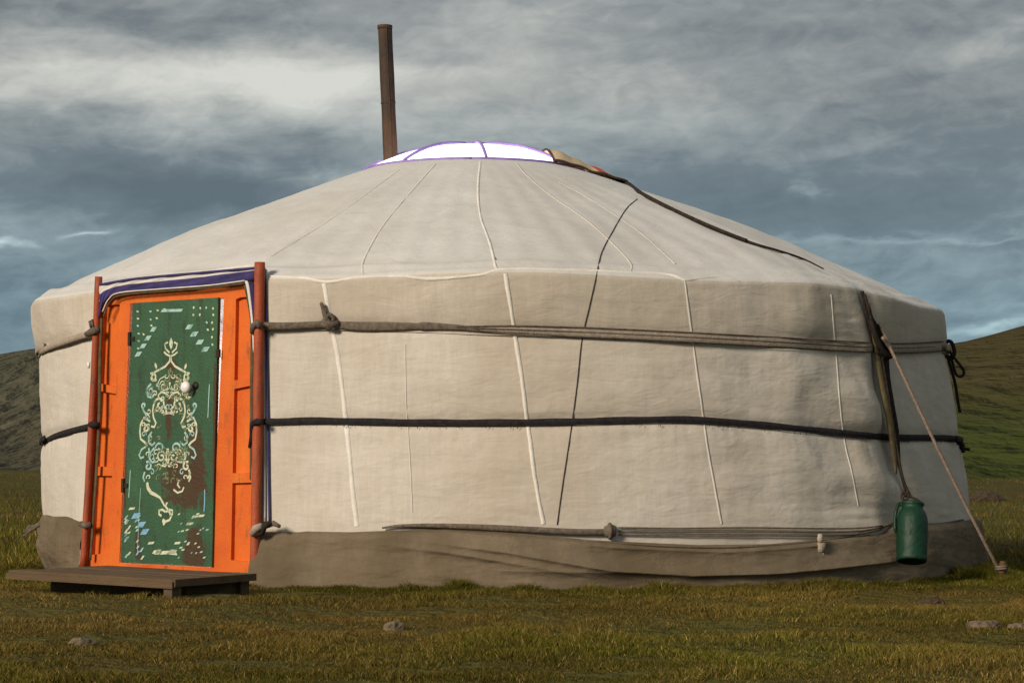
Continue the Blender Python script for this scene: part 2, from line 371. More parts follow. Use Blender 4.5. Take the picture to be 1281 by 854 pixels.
def catmull(pts, n=6):
    P = [np.array(p, float) for p in pts]; P = [2*P[0]-P[1]] + P + [2*P[-1]-P[-2]]; out = []
    for i in range(1, len(P)-2):
        for k in range(n):
            t = k/n; a, b, c, d = P[i-1], P[i], P[i+1], P[i+2]
            out.append(.5*((2*b)+(c-a)*t+(2*a-5*b+4*c-d)*t*t+(3*b-a-3*c+d)*t**3))
    return out + [P[-2]]
def onpath(pts, off, step=8):
    return [hit(x, y, off) for x, y in resample(catmull(pts), step)]
def normal_at(p):
    th = math.atan2(p[0]-cxz(p[2]), -p[1])
    if p[2] > 1.75: return np.array([math.sin(th)*.38, -math.cos(th)*.38, .92])
    return np.array([math.sin(th), -math.cos(th), 0.0])
def strip(mb, P, width, th=.004, mi=0, wob=0.0):
    """flat cloth tape lying on the tent along 3D points"""
    if not hasattr(width, '__len__'): width = [width]*len(P)
    up = [normal_at(p) for p in P]
    mb.tube(P, [w*.5*(1+wob*math.sin(i*1.9)) for i, w in enumerate(width)], 8, mi, flat=th/(np.mean(width)*.5), up=up)

ger = empty('tent', (0,0,0))
tag(ger, 'large round white canvas nomad tent with an orange door frame, brown skirt and glowing crown', 'tent')

# wall canvas
SK = curve_thz([(318,661),(380,664),(440,665),(520,662),(560,662),(650,669),(760,676),(870,681),(960,680),(1040,673),(1090,663),(1120,655),(1170,655),(1212,650)])
def zskirt(th):
    t = (np.asarray(th)+PI) % (2*PI) - PI
    xs = np.concatenate([[-PI, thz_raw(56,640)[0], thz_raw(103,648)[0]], SK[0], [PI]]); ys = np.concatenate([[.33, thz_raw(56,640)[1], thz_raw(103,648)[1]], SK[1], [.33]])
    return np.interp(t, xs, ys)
zs = np.linspace(.18, 1.60, 230)
def pole_line(pts, z):
    uz = np.array([door_uv(x, y, .015) for x, y in pts])[::-1]; s_ = np.interp(z, uz[:,1], uz[:,0])
    x = D0[0]+du[0]*s_+dn[0]*.015; y = D0[1]+du[1]*s_+dn[1]*.015; return np.arctan2(x-cxz(z), -y), np.hypot(x-cxz(z), y)
tR, rR = pole_line([(323,330),(321,560),(318,700)], zs); tL, rL = pole_line([(125,346),(113,600),(106,709)], zs)
UU, Z = np.meshgrid(np.linspace(0, 1, 1700), zs, indexing='ij')
TH = tR[None] + (tL+2*PI-tR)[None]*UU; tw = (TH+PI) % (2*PI)-PI
R = RW(Z) + wdisp(tw, Z)
R = R + (rR[None]-R)*(1-smooth(0, .16, TH-tR[None])) 
R = R + (rL[None]-R)*(1-smooth(0, .16, (tL+2*PI)[None]-TH))
WP = np.stack([cxz(Z)+R*np.sin(TH), -R*np.cos(TH), Z], -1); reg(WP)
grid('wall_canvas', WP, M['canvas'], ger)

zs0 = zs
# roof canvas: valance band, rounded eave, cone
ths = np.linspace(0, 2*PI, 1500, endpoint=False)
tw = (ths+PI) % (2*PI)-PI
ze = zeave(tw); fw = flat_w(tw); fz = smooth(tL[-1]-.004, tL[-1]+.004, tw)*(1-smooth(tR[-1]-.004, tR[-1]+.004, tw))
zlow = ZB1(tw) - .035; zlow = zlow*(1-fz) + (ze-.058)*fz
prof = []
K = 26
for i in range(K):       # band upwards
    z = zlow + (ze-.05-zlow)*i/(K-1)
    R = RW(z) + .010 + .019*(i/(K-1))**1.2 + wdisp(tw, z)*.75 + .010*np.sin(PI*i/(K-1)) + .006*fbm(tw*3*2, z*2, 3, 21, 3)
    # shallow puckers in the far right part of the band
    pw = smooth(PW0-.02, PW0+.01, tw)*(1-smooth(PW0+.05, PW0+.09, tw)); R = R + .007*pw*fbm(tw*3*.5, z*4, 7, 4, 3)
    for te, re, sg in ((np.interp(z, zs0, tR), np.interp(z, zs0, rR), 1), (np.interp(z, zs0, tL), np.interp(z, zs0, rL), -1)):
        dd = (tw-te)*sg; wq = (1-smooth(0, .16, dd))*(dd > -.05); R = R + (re+.012-R)*wq
    R = Rflat(tw, R, z)
    prof.append((R, z))
RB = prof[-1][0]; ZBd = prof[-1][1]
for i in range(1, 9):    # rounded shoulder
    a = PI/2*i/9*.78
    prof.append((RB - .085*(1-math.cos(a)) , ZBd + .062*math.sin(a)))
R1, Z1 = prof[-1]
G = 150
ribs = 81
for i in range(1, G+1):
    t = (i/G)
    R = R1 + (RRIM+.01-R1)*t
    zz = Z1 + (ZRIM-.005-Z1)*(t+.045*math.sin(PI*t))
    lump = .014*fbm(tw*3.0*(1-t*.6), t*3, 2.2, 31, 4)*math.sin(PI*min(1, t*1.1)) + .0030*np.cos(tw*ribs)*min(1, t*8)*(1-t) 
    lump = lump + .012*np.exp(-((t-.030)/.016)**2)*(1+.5*np.sin(tw*23)) - .010*np.exp(-((t-.075)/.03)**2)
    lump = lump + .006*fbm(tw*9, t*9, 2.0, 33, 4)*math.exp(-t*6)
    prof.append((R, zz+lump))
PR_ = np.array([p[0] for p in prof]).T; PZ_ = np.array([p[1] for p in prof]).T
TH = ths[:, None]
RP = np.stack([cxz(PZ_)+PR_*np.sin(TH), -PR_*np.cos(TH), PZ_], -1); reg(RP, True)
grid('roof_canvas', RP[:, K+2:], M['roofc'], ger, closed=True)
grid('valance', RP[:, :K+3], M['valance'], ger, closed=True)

# skirt
def skirt_part(t0, t1, n, seed):
    ths = np.linspace(t0, t1, n); V = np.linspace(0, 1, 70); TH, VV = np.meshgrid(ths, V, indexing='ij')
    tw = (TH+PI) % (2*PI)-PI; top = zskirt(tw); Z = -.03 + (top+.03)*VV
    lf_ = 1-smooth(-1.2, -.9, tw); R = RW(Z) + .055 + .035*(1-VV) - lf_*(.080 - .045*VV**2 + .11*(1-VV)**2 - .035*np.sin(PI*VV)*(1+np.sin(tw*60)*.3))
    s = tw*3
    R = R + .028*fbm(s*1.2, Z*2, 2.0, seed, 3)*(1-.3*VV) + .011*fbm(s*.6, Z*2.4, 8, seed+1, 4)
    R = R + .010*np.sin(s*7+2*fbm(s, Z, 2, seed+2))*(1-VV)**1.5
    for pts, A, dec in FOLDS:
        a = curve_thz(pts); zc = np.interp(tw, a[0], a[1]); inn = smooth(a[0][0], a[0][0]+.22, tw)*(1-smooth(a[0][-1]-.18, a[0][-1], tw))
        dz = Z-zc; R = R + inn*A*np.where(dz > 0, np.exp(-dz/dec), np.exp(dz/.020))
    R = R - .045*np.exp(-((VV-1)/.05)**2) + .012*np.exp(-((VV-.965)/.018)**2)
    return np.stack([cxz(Z)+R*np.sin(TH), -R*np.cos(TH), Z], -1)
FOLDS = [([(500,672),(640,691),(760,713),(860,719),(960,716),(1060,706),(1130,698)], .045, .060),
         ([(440,676),(560,690),(690,712),(770,728)], .026, .040),
         ([(560,712),(700,714),(820,716)], .024, .04),
         ([(640,668),(760,684),(900,690),(1000,683),(1080,671)], .020, .018),
         ([(900,732),(1000,728),(1090,722)], .02, .03)]
SP = skirt_part(th_r+.004, th_l-.012+2*PI, 1500, 41); reg(SP)
grid('skirt', SP, M['skirt'], ger)

# seam tapes
def seam(pts, wd, off=.004, st=5):
    mb = MB(); P = onpath(pts, 0.0, st); n = len(P); vs = []
    for i in range(n):
        t = P[min(i+1, n-1)]-P[max(i-1, 0)]; t = t/(np.linalg.norm(t)+1e-9); nn = normal_at(P[i]); sd_ = np.cross(t, nn); sd_ /= np.linalg.norm(sd_)
        a = wd*.5*(1+.07*math.sin(i*1.3)+.15*math.sin(i*.37+wd*900)); b = wd*.5*(1+.07*math.sin(i*1.9+2)+.15*math.sin(i*.5+wd*300))
        vs += [P[i]-sd_*a-nn*.004, P[i]-sd_*a*.9+nn*.0006, P[i]+sd_*b*.9+nn*.0006, P[i]+sd_*b-nn*.004]
    mb.add(vs, [(4*i+k, 4*i+k+1, 4*i+k+5, 4*i+k+4) for i in range(n-1) for k in range(3)]); return mb.build('seam_tape', M['seam'] if wd > .014 else M['faint'], ger, True)
seam([(405,352),(413,400),(424,455),(433,530),(441,610),(446,658)], .026, .006)
seam([(632,342),(643,410),(655,490),(664,560),(673,620),(680,655)], .022, .006)
seam([(857,352),(866,420),(877,500),(888,575),(903,655)], .013, .006)
seam([(1040,368),(1046,440),(1055,540),(1066,590),(1074,632)], .011, .006)
seam([(336,346),(380,348),(408,353),(450,347),(500,346),(540,349),(600,344),(625,338),(680,337),(760,340),(830,343),(857,351)], .018, .010)
seam([(857,351),(900,347),(925,352)], .012, .010)
seam([(453,343),(455,325),(475,288),(505,250),(545,205)], .012, .014)
seam([(621,336),(613,305),(601,270),(598,235),(601,202)], .015, .014)
seam([(790,340),(786,325),(740,280),(690,245),(660,220),(646,204)], .010, .014)
seam([(845,330),(800,290),(740,250),(700,228)], .008, .012)
seam([(340,250+70),(420,270),(500,212)], .008, .012)
seam([(507,430),(508,500),(512,560),(516,640)], .005, .004)

# upper belt
def belt_strand(pts, off, r, matk, name='belt', flat=1.0):
    mb = MB(); P = onpath(pts, off, 7)
    mb.tube(P, r, 8, up=[normal_at(p) for p in P], flat=flat); return mb, P
mb = MB()
P = onpath([(316,407),(345,408),(380,407),(410,405)], .018, 6); mb.tube(P, [.024-.006*i/len(P) for i in range(len(P))], 10, flat=.8, up=[normal_at(p) for p in P])
P = onpath([(410,405),(450,408),(500,408),(545,408),(600,411)], .012, 6); n = len(P)
mb.tube(P, [.016+.010*math.sin(PI*min(1, i/n*1.6)) if i/n < .62 else .024-.015*(i/n-.62)/.38 for i in range(n)], 10, flat=.30, up=[normal_at(p) for p in P])
mb.build('upper_belt', M['rope'], ger, True)
tape = MB(); dk = MB()
rt = [(560,409.5),(640,412),(720,415),(800,418.5),(900,423.5),(1000,429),(1060,432.5),(1090,434),(1104,435),(1140,435),(1184,432.5)]
P = onpath(rt, .010, 7); strip(tape, P, [.012+.050*min(1, max(0, i/14)) for i in range(len(P))], .006)
for k, dy in enumerate((-5.2, 0, 5.2)):
    sc = lambda x: min(1, max(.15, (x-545)/120)) 
    P = onpath([(x, y+dy*1.1*sc(x)) for x, y in rt], .015, 7); dk.tube(P, .0042, 6)
# round the back of the tent to the left of the door
def around(zf, t0, t1, off, n=140):
    return [np.array([cxz(zf(t))+(RW(zf(t))+.02+off)*math.sin(t), -(RW(zf(t))+.02+off)*math.cos(t), float(zf(t))]) for t in np.linspace(t0, t1, n)]
thR = thz_raw(1178,433)[0]; thL = thz_raw(60,436)[0]
P = around(ZB1, thR, thL+2*PI, .005); strip(tape, P, .046, .006)
P = onpath([(50,440),(65,433),(82,427),(100,421),(122,415)], .022, 5); strip(tape, P, .040, .012)
o = tape.build('upper_belt', M['rope_l'], ger, True)
dk.build('belt_cord', M['rope'], o, True)
# knot in upper belt
mb = MB()
kp = hit(412, 402, .03)
def ring3(c, a, b, r, rad, n=16, s=0, e=2*PI):
    return [np.array(c) + np.array(a)*r*math.cos(s+(e-s)*i/n) + np.array(b)*r*math.sin(s+(e-s)*i/n) for i in range(n+1)]
tn = np.array([math.cos(-.2), math.sin(-.2)*-1, 0]); up = np.array([0,0,1.])
mb.tube(ring3(kp, tn*.7, up, .034, .01), .014, 8)
mb.tube([kp+tn*-.03+up*.06, kp+tn*-.02+up*.02, kp+tn*.02+up*-.03, kp+tn*.03+up*-.045], .014, 8)
mb.tube([kp+tn*.01+up*.015, kp+tn*-.03+up*.05, kp+tn*-.042+up*.095, kp+tn*-.05+up*.10], .010, 8)
mb.tube([kp+tn*-.045+up*-.01, kp+tn*.0+up*-.02, kp+tn*.05+up*-.01], .022, 8)
mb.build('knot', M['rope'], ger, True)

# black belt
mb = MB()
bt = [(312,527),(345,527),(400,526),(500,528),(600,528.5),(700,527.5),(800,525),(870,525),(950,531),(1050,541),(1120,547),(1160,547),(1200,548.5)]
P = onpath(bt, .008, 7); strip(mb, P, [.037*(1+.08*math.sin(i*.7)) for i in range(len(P))], .008)
mb.tube(onpath([(x, y+3.5) for x, y in bt], .012, 7), .0035, 5)
t2R = thz_raw(1192,549)[0]; t2L = thz_raw(60,550)[0]
strip(mb, around(ZB2, t2R, t2L+2*PI, 0.0), .037, .008)
P = onpath([(53,554),(65,547),(78,542),(100,536),(121,531)], .018, 5); strip(mb, P, .036, .010)
for i in range(70):                                   # frayed threads under it
    x = 330+random.random()*860; y = np.interp(x, [b[0] for b in bt], [b[1] for b in bt])+4
    p = hit(x, y, .02); mb.tube([p, p+np.array([random.uniform(-.004,.004), 0, -random.uniform(.004,.018)])], .0016, 4)
mb.build('lower_belt', M['black'], ger, True)

# rolled belt along the top of the skirt
mb = MB()
P = onpath([(478,660),(500,657.5),(540,657),(600,659),(660,662),(720,665),(765,665)], .022, 7); n = len(P)
mb.tube(P, [.005+.012*min(1, i/n*1.8) for i in range(n)], 8, flat=.7, up=[normal_at(p) for p in P])
kp = hit(763, 664, .025); tk = np.array([.99, .13, 0])
mb.tube([kp-tk*.03, kp+tk*.005, kp+tk*.03], [.026,.037,.028], 10)
mb.tube(ring3(kp, up*1.0, np.array([.1,-1,0])*.9, .036, .01), .011, 8)
mb.build('skirt_belt', M['rope'], ger, True)
mb = MB()
for dy in (-4.5, 0, 4.5):
    mb.tube(onpath([(774,664+dy),(850,665+dy),(930,664.5+dy*1.1),(1010,665+dy),(1070,664+dy*.8),(1104,659+dy*.4)], .012, 7), .0045, 6)
o2 = mb.build('skirt_cord', M['rope'], ger, True)
# dark edge cord of the skirt
mb = MB()
mb.tube(onpath([(500,658),(560,661),(650,668),(760,678),(870,684),(960,682),(1040,674),(1090,663),(1118,654)], .006, 7), .0065, 6)
mb.tube(onpath([(1125,654),(1170,655),(1205,650)], .006, 7), .006, 6)
mb.build('skirt_hem', M['skirt'], ger, True)
# tassel toggle
mb = MB(); kp = hit(1026, 674, .07)
mb.tube([kp+up*.03, kp+up*0, kp-up*.02], [.012,.018,.012], 8)
mb.box(kp-up*.045+tn*.006, (.020,.010,.026), [tk, np.array([-.13,.99,0]), up])
for k in range(5): mb.tube([kp-up*.07+tk*(k-2)*.008, kp-up*(.095+.01*random.random())+tk*(k-2)*.011], .003, 5)
mb.build('toggle', M['rope_l'], ger, True)

# long thin cord from the roof flap down the wall
mb = MB(); mb.tube(onpath([(797,249),(783,262),(765,292),(752,318),(745,350),(737,385),(728,425),(722,480),(714,540),(704,605),(697,656)], .0, 6), .0032, 6)
mb.build('tie_cord', M['cordgrey'], ger, True)

# ---------------------------------------------------------------- crown
cc = np.array([float(cxz(ZRIM)), 0.0, ZRIM])
M['crown_wood'] = mat('crown_violet_fringe', (.34,.25,.58), .6, (.22,.15,.42), 8, bump=.2)  # violet fringe of the crown's glare put into the wood colour
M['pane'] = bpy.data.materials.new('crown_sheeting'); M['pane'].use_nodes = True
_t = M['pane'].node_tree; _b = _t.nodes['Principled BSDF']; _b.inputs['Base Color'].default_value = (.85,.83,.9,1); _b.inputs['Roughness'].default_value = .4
_b.inputs['Emission Color'].default_value = (.93,.86,1,1); _b.inputs['Emission Strength'].default_value = 1.7  # lamplight through the sheeting, with its violet tint, put in as emission
def dome(r): return .185*(1-(r/RRIM)**2.3)
def cpt(r, a, dz=0): return cc + np.array([r*math.sin(a), -r*math.cos(a), dome(r)+dz])
mb = MB(); n = 72
mb.tube([cc+np.array([(RRIM)*math.sin(2*PI*i/n), -(RRIM)*math.cos(2*PI*i/n), .0]) for i in range(n+1)], .012, 8)
rim = mb.build('crown_ring', M['crown_wood'], ger, True)
RA = [math.radians(a) for a in (-36, 7, 52, 97, 142, 187, 232, 277)]
for a in RA:
    mb = MB(); mb.tube([cpt(r, a, .012) for r in np.linspace(RRIM, .10, 14)], .011, 8); mb.build('crown_rib', M['crown_wood'], rim, True)
for i, a in enumerate(RA):
    a2 = RA[(i+1) % 8] + (2*PI if i == 7 else 0)
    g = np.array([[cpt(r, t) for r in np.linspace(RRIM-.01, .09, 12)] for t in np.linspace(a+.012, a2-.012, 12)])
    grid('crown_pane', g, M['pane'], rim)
mb = MB(); mb.lathe([(0,.02),(.10,.02),(.115,.0),(.10,-.03),(0,-.03)], 24)
mb.build('crown_hub', M['crown_wood'], rim, True, loc=tuple(cpt(.0, 0)))

# roof flap folded back over the right of the crown
M['flap'] = mat('flap_cloth', (.62,.48,.30), .95, (.50,.37,.22), 6, bump=.4, bscale=80)
M['flapred'] = mat('flap_red_trim', (.55,.07,.035), .9, (.42,.05,.03), 10, bump=.3)
M['flapdark'] = mat('flap_dark_edge', (.05,.03,.02), .95, (.09,.05,.03), 10, bump=.3)
def surfz(x, y):
    r = math.hypot(x, y)
    if r < RRIM: return dome(r)
    q = BV[1].ray_cast(Vector((cc[0]+x, y, 5)), Vector((0,0,-1)))
    return (float(q[0].z) if q[0] is not None else float(roofz(r, math.atan2(x, -y)))) - ZRIM
A_ = np.array([.53,-.57]); B_ = np.array([1.02,-.32]); C_ = np.array([.60,.60]); D_ = np.array([.42,.15])
nu, nv = 40, 40; mb = MB(); vs = []
for i in range(nu+1):
    for j in range(nv+1):
        u, v = i/nu, j/nv
        p = (A_*(1-u)+B_*u)*(1-v) + (D_*(1-u)+C_*u)*v
        z = surfz(p[0], p[1]) + .012 + .034*math.sin(PI*min(1, v*1.6))*(1-u**3)*(.4+.6*min(1, u*4)) + .006*math.sin(u*9+v*5) + .004*math.sin(u*21-v*8)
        vs.append(cc + np.array([p[0], p[1], z]))
fs = []; ms = []
for i in range(nu):
    for j in range(nv):
        fs.append((i*(nv+1)+j, (i+1)*(nv+1)+j, (i+1)*(nv+1)+j+1, i*(nv+1)+j+1))
        u, v = i/nu, j/nv
        ms.append(2 if j < 1 or i < 1 else (1 if (.60 < u < .72 or (v > .72 and j % 6 < 2)) else 0))
b = MB(); b.v = [tuple(p) for p in vs]; b.f = fs; b.m = ms
fl = b.build('crown_flap', [M['flap'], M['flapred'], M['flapdark']], ger, True); md = fl.modifiers.new('t', 'SOLIDIFY'); md.thickness = .014; md.offset = 1
Bp = cc + np.array([B_[0], B_[1], surfz(*B_)+.010])
mb = MB(); P = [Bp-np.array([.10,0,-.035]), Bp] + [hit(*q, .022) for q in ((800,241),(820,252),(838,261),(870,276),(905,291),(940,304),(975,314),(1005,324),(1030,336))]
P = catmull(P, 6); n = len(P); mb.tube(P, [.017 - .013*(i/(n-1))**1.3 for i in range(n)], 8)
P2 = [p+np.array([0,-.012,.004]) for p in P]; mb.tube(P2[:int(n*.7)], .010, 6)
mb.build('flap_rope', M['darkrope'], fl, True)

# ---------------------------------------------------------------- stove pipe
sp = empty('stove_pipe', tuple(CAM + pxray(488.5, 195)*15.0))
tag(sp, 'tall rusty brown metal chimney pipe rising out of the left side of the glowing crown', 'chimney')
M['rust'] = mat('rusty_steel', (.075,.045,.027), .75, (.04,.028,.022), 7, (.3,.7), .4, 50, metallic=.25, spec=.4, extra=lambda t, mp, col, b: layer(t, mp, layer(t, mp, col, (.16,.078,.028), 3.2, .45,.75, 8, (3,3,.6), .8), (.03,.022,.018), 12, .55,.75, 6, (3,3,.3), .7, (2,2,2)))
topd = np.array(CAM + pxray(481.5, 33)*15.0) - np.array(CAM + pxray(488.5, 195)*15.0)
base = -topd*.55
mb = MB(); ax = [base + (topd-base)*t for t in np.linspace(0, 1, 20)]
mb.tube(ax, [.048+.001*math.sin(i) for i in range(20)], 28)
mb.build('pipe', M['rust'], sp, True)
mb = MB(); tt = topd
mb.tube([tt-np.array([0,0,.02]), tt+np.array([0,0,.004])], .0505, 28)
mb.build('rim', M['rust'], sp, True)
mb = MB(); mb.tube([topd*.40, topd*.415], .0497, 28); mb.build('collar', M['rust'], sp, True)
mb = MB(); mb.tube([topd*(t) + np.array([.012,-.0485,0]) for t in (-.3, .2, .6, .99)], .0035, 6)
mb.build('lock_seam', M['rust'], sp, True)

# ---------------------------------------------------------------- door
PATCHES = []
def q3(px, py, off):                 # local door coordinates (along, -outward, height) for a pixel
    s, z = door_uv(px, py, off); return np.array([s, -off, z])
rot_door = math.atan2(du[1], du[0])
# local frame: x along the door, y inwards, z up
frame = empty('door_frame', tuple(D0), rot_door); frame.parent = ger
oc = dict(C=0)
def quadpx(mb, TLx, TRx, BRx, BLx, off, depth, mi=0):
    pts = [q3(*TLx, off), q3(*TRx, off), q3(*BRx, off), q3(*BLx, off)]
    mb.prism(pts, (0, depth, 0), mi)
def lerp(a, b, t): return (a[0]+(b[0]-a[0])*t, a[1]+(b[1]-a[1])*t)
# outer frame corners in the photo
FTL, FTR, FBR, FBL = (126,362), (316,352), (322,716), (108,710)
OTL, OTR, OBR, OBL = (163,376), (280.5,369), (264.5,710), (149,704)      # opening
jm = MB()
# back boards of the two side panels
quadpx(jm, FTL, OTL, OBL, FBL, -.010, .02); quadpx(jm, OTR, FTR, FBR, OBR, -.010, .02)
jb = jm.build('side_panel', M['orange'], frame)
rm = MB()
def stile(tl, tr, br, bl, off=.014, dep=.023): quadpx(rm, tl, tr, br, bl, off, dep)
def bar_l(t): return lerp(FTL, FBL, t), lerp(OTL, OBL, t)
def bar_r(t): return lerp(OTR, OBR, t), lerp(FTR, FBR, t)
# left side: outer stile, inner stile, rails
def side(fn, o0, o1, i0, i1, rails):
    a0, b0 = fn(0); a1, b1 = fn(1)
    stile(lerp(a0, b0, o0), lerp(a0, b0, o1), lerp(a1, b1, o1), lerp(a1, b1, o0))
    stile(lerp(a0, b0, i0), lerp(a0, b0, i1), lerp(a1, b1, i1), lerp(a1, b1, i0))
    for (s, e) in rails:
        a, b = fn(s); c, d = fn(e); stile(lerp(a, b, o1), lerp(a, b, i0), lerp(c, d, i0), lerp(c, d, o1))
side(bar_l, 0, .14, .66, 1, [(0,.03),(.335,.362),(.635,.668),(.955,1)])
side(bar_r, 0, .42, .93, 1, [(0,.035),(.325,.355),(.655,.69),(.965,1)])
rm.build('rail', M['orange'], frame)
hm = MB()
quadpx(hm, (125,354), (316,346), (314,371), (126,382), .0145, .04)
hm.build('lintel', M['orange'], frame); hm = MB()
quadpx(hm, (149,704), (271,710), FBR, FBL, .0145, .04)
hm.build('threshold', M['orange'], frame)

# leaf
LTL, LTR, LBR, LBL = (166,379), (273,372), (265,708), (151,702)
LO = .030
def leafpt(px, py, off=LO): return q3(px, py, off)
pc = leafpt(226,602); PATCHES.append((pc[0]+.03, pc[2], .20, .15)); 
pc = leafpt(245,575); PATCHES.append((pc[0], pc[2], .07, .19)); pc = leafpt(243,690); PATCHES.append((pc[0], pc[2], .10, .13))
pc = leafpt(172,680); PATCHES.append((pc[0], pc[2], .03, .09)); pc = leafpt(215,456); PATCHES.append((pc[0], pc[2], .045, .03))
pc = leafpt(211,520); PATCHES.append((pc[0], pc[2], .028, .13)); pc = leafpt(157,560); PATCHES.append((pc[0], pc[2], .012, .5)); pc = leafpt(268,560); PATCHES.append((pc[0], pc[2], .014, .5))
M['green'] = mat('green_door_paint', (.046,.122,.056), .5, (.030,.086,.042), 3, (.3,.7), .35, 60, spec=.4, extra=door_wear)
M['cream'] = mat('cream_ornament_paint', (.60,.62,.45), .6, (.20,.29,.16), 26, (.52,.70), spec=.3)
M['faded'] = mat('faded_ornament_paint', (.26,.27,.13), .6, (.07,.10,.045), 30, (.42,.62), spec=.3)
M['aqua'] = mat('pale_blue_ornament_paint', (.36,.55,.52), .6, (.10,.24,.16), 26, (.50,.68), spec=.3)
M['blue'] = mat('blue_ornament_paint', (.22,.42,.62), .6, (.10,.25,.30), 22, (.5,.7), spec=.3)
lf = MB()
quadpx(lf, LTL, LTR, LBR, LBL, LO, .020)
# edge battens slightly raised
def ebat(a, b, c, d): quadpx(lf, a, b, c, d, LO+.004, .006)
def ribbon(pts, wpx, mi):
    P = [leafpt(x, y, LO+.0020) for x, y in pts]; n = len(P)
    if not hasattr(wpx, '__len__'): wpx = [wpx]*n
    vs = []
    for i in range(n):
        t = P[min(i+1, n-1)]-P[max(i-1, 0)]; t /= np.linalg.norm(t)+1e-9; nn = np.array([-t[2], 0, t[0]]); w = wpx[i]/218/2*.95
        vs += [P[i]+nn*w, P[i]-nn*w]
    fs = [(2*i, 2*i+1, 2*i+3, 2*i+2) for i in range(n-1)]
    vs2 = [v+np.array([0,.0016,0]) for v in vs]; lf.add(vs+vs2, fs+[tuple(k+len(vs) for k in f) for f in fs], mi)
def poly(pts, mi):
    lf.add([leafpt(x, y, LO+.0026) for x, y in pts], [tuple(range(len(pts)))], mi)
def axis(y): return 214 - (y-425)*.031       # middle line of the leaf
def mir(pts): return [(2*axis(y)-x+ (y*0), y) for x, y in pts]
def both(pts, w, mi, mi2=None):
    ribbon(pts, w, mi); ribbon(mir(pts), w, mi if mi2 is None else mi2)
def spiral(cx, cy, r, a0, turns, d=1, tail=None, n=22):
    out = []
    for i in range(n+1):
        t = i/n; a = a0 + d*turns*2*PI*t; rr = r*(1-.82*t); out.append((cx+rr*.82*math.cos(a), cy+rr*math.sin(a)))
    return (tail or []) + out
W = 2.9
# finial
def leafshape(cx, cy, l, w_, ang, mi):
    ca, sa = math.cos(ang), math.sin(ang); p = []
    for i in range(9):
        t = i/8; p.append((cx+ca*l*t - sa*w_*math.sin(PI*t)*.5, cy+sa*l*t + ca*w_*math.sin(PI*t)*.5))
    for i in range(7, 0, -1):
        t = i/8; p.append((cx+ca*l*t + sa*w_*math.sin(PI*t)*.5, cy+sa*l*t - ca*w_*math.sin(PI*t)*.5))
    poly(p, mi)
leafshape(214, 437, 15, 4.5, -PI/2, 1)
both([(212,441),(207,436),(206,430),(210,428)], 2.4, 1); both([(214,446),(208,443),(205,440)], 2.4, 1)
both([(213,447),(212,452),(207,458),(200,462),(194,465),(190,470),(191,476),(196,475)], W, 1)
both(spiral(191,472,6,-2.2,1.1,1), 2.6, 1); leafshape(196,462,9,3,-1.8,1); leafshape(231,462,8,3,-1.3,1)
both([(189,480),(185,484),(183,490),(185,496),(190,497),(193,493)], W, 2, 1)
both(spiral(188,488,6,-2.6,1.2,-1), W, 2, 1)
both(spiral(200,506,9,-3.0,1.2,1), W, 1); both(spiral(204,512,6,1.5,1.1,-1), W, 1)
both([(195,500),(192,507),(191,514),(192,522),(195,529),(193,534),(189,533)], W, 1)
both([(213,516),(206,517),(200,514)], W, 1); both([(212,498),(208,492),(202,490),(198,494),(199,499)], W, 1)
both([(213,478),(212,485),(216,488),(219,484)], 1.8, 1); both(spiral(205,483,6,0,1.1,1), 1.6, 1); both([(207,470),(200,474),(197,480),(199,487)], 1.5, 1)
# side brackets
both(spiral(180,507,4,1.5,1.0,1), 2.6, 2); both([(178,509),(180,514),(183,519),(181,525)], W, 2)
both([(188,527),(180,522),(176,530),(175,540),(176,549),(181,553),(184,557)], W, 1, 1)
both(spiral(182,536,5,-2,1.1,1), W, 1); both([(190,540),(186,546),(186,553),(190,557),(194,553)], W, 2)
both([(183,558),(177,562),(174,569),(176,573),(180,571)], 2.6, 2); both([(186,560),(187,566),(186,572)], W, 2)
# lower cartouche
both(spiral(200,560,7,PI,1.0,1), W, 2, 2); both([(193,560),(188,566),(187,573),(190,578),(195,577)], W, 2, 1)
both(spiral(202,571,7,-1.2,1.2,-1), 2.4, 1); both([(211,561),(208,566),(208,573),(210,578),(207,583),(202,582)], 2.4, 1)
both(spiral(185,583,6,-2,1.1,1), W, 2, 1); both([(181,590),(179,597),(181,602)], W, 2, 1)
ribbon([(184,603),(185,610),(189,616),(195,619),(200,622),(203,627),(206,633)], [4.5,5.5,5,4,3,3,2.5], 1)
ribbon([(235,598),(238,592),(236,587)], 3, 1)
ribbon([(217,612),(222,616),(228,614),(230,609)], 2.5, 1); ribbon([(224,600),(222,606),(225,610)], 2.5, 1)
both([(207,640),(203,637),(199,638),(199,643),(202,645)], 3, 1); ribbon([(209,628),(207,633),(212,640),(214,646),(212,650),(207,652),(204,656)], 3.2, 1); leafshape(204,648,8,4.5,1.3,1)
# worn, half-vanished brushwork inside the scroll
random.seed(21)
for i in range(95):
    cy = random.uniform(462, 606); hw = np.interp(cy, [462,485,515,545,575,606], [10,24,26,30,24,12]); cx = axis(cy)+random.uniform(-hw, hw)
    if abs(cx-axis(cy)) < 9 and 522 < cy < 556: continue
    ribbon(spiral(cx, cy, random.uniform(2.5,6), random.uniform(-3,3), random.uniform(.4,.9), random.choice((-1,1)), n=12), random.uniform(1.2,2.2), 4)
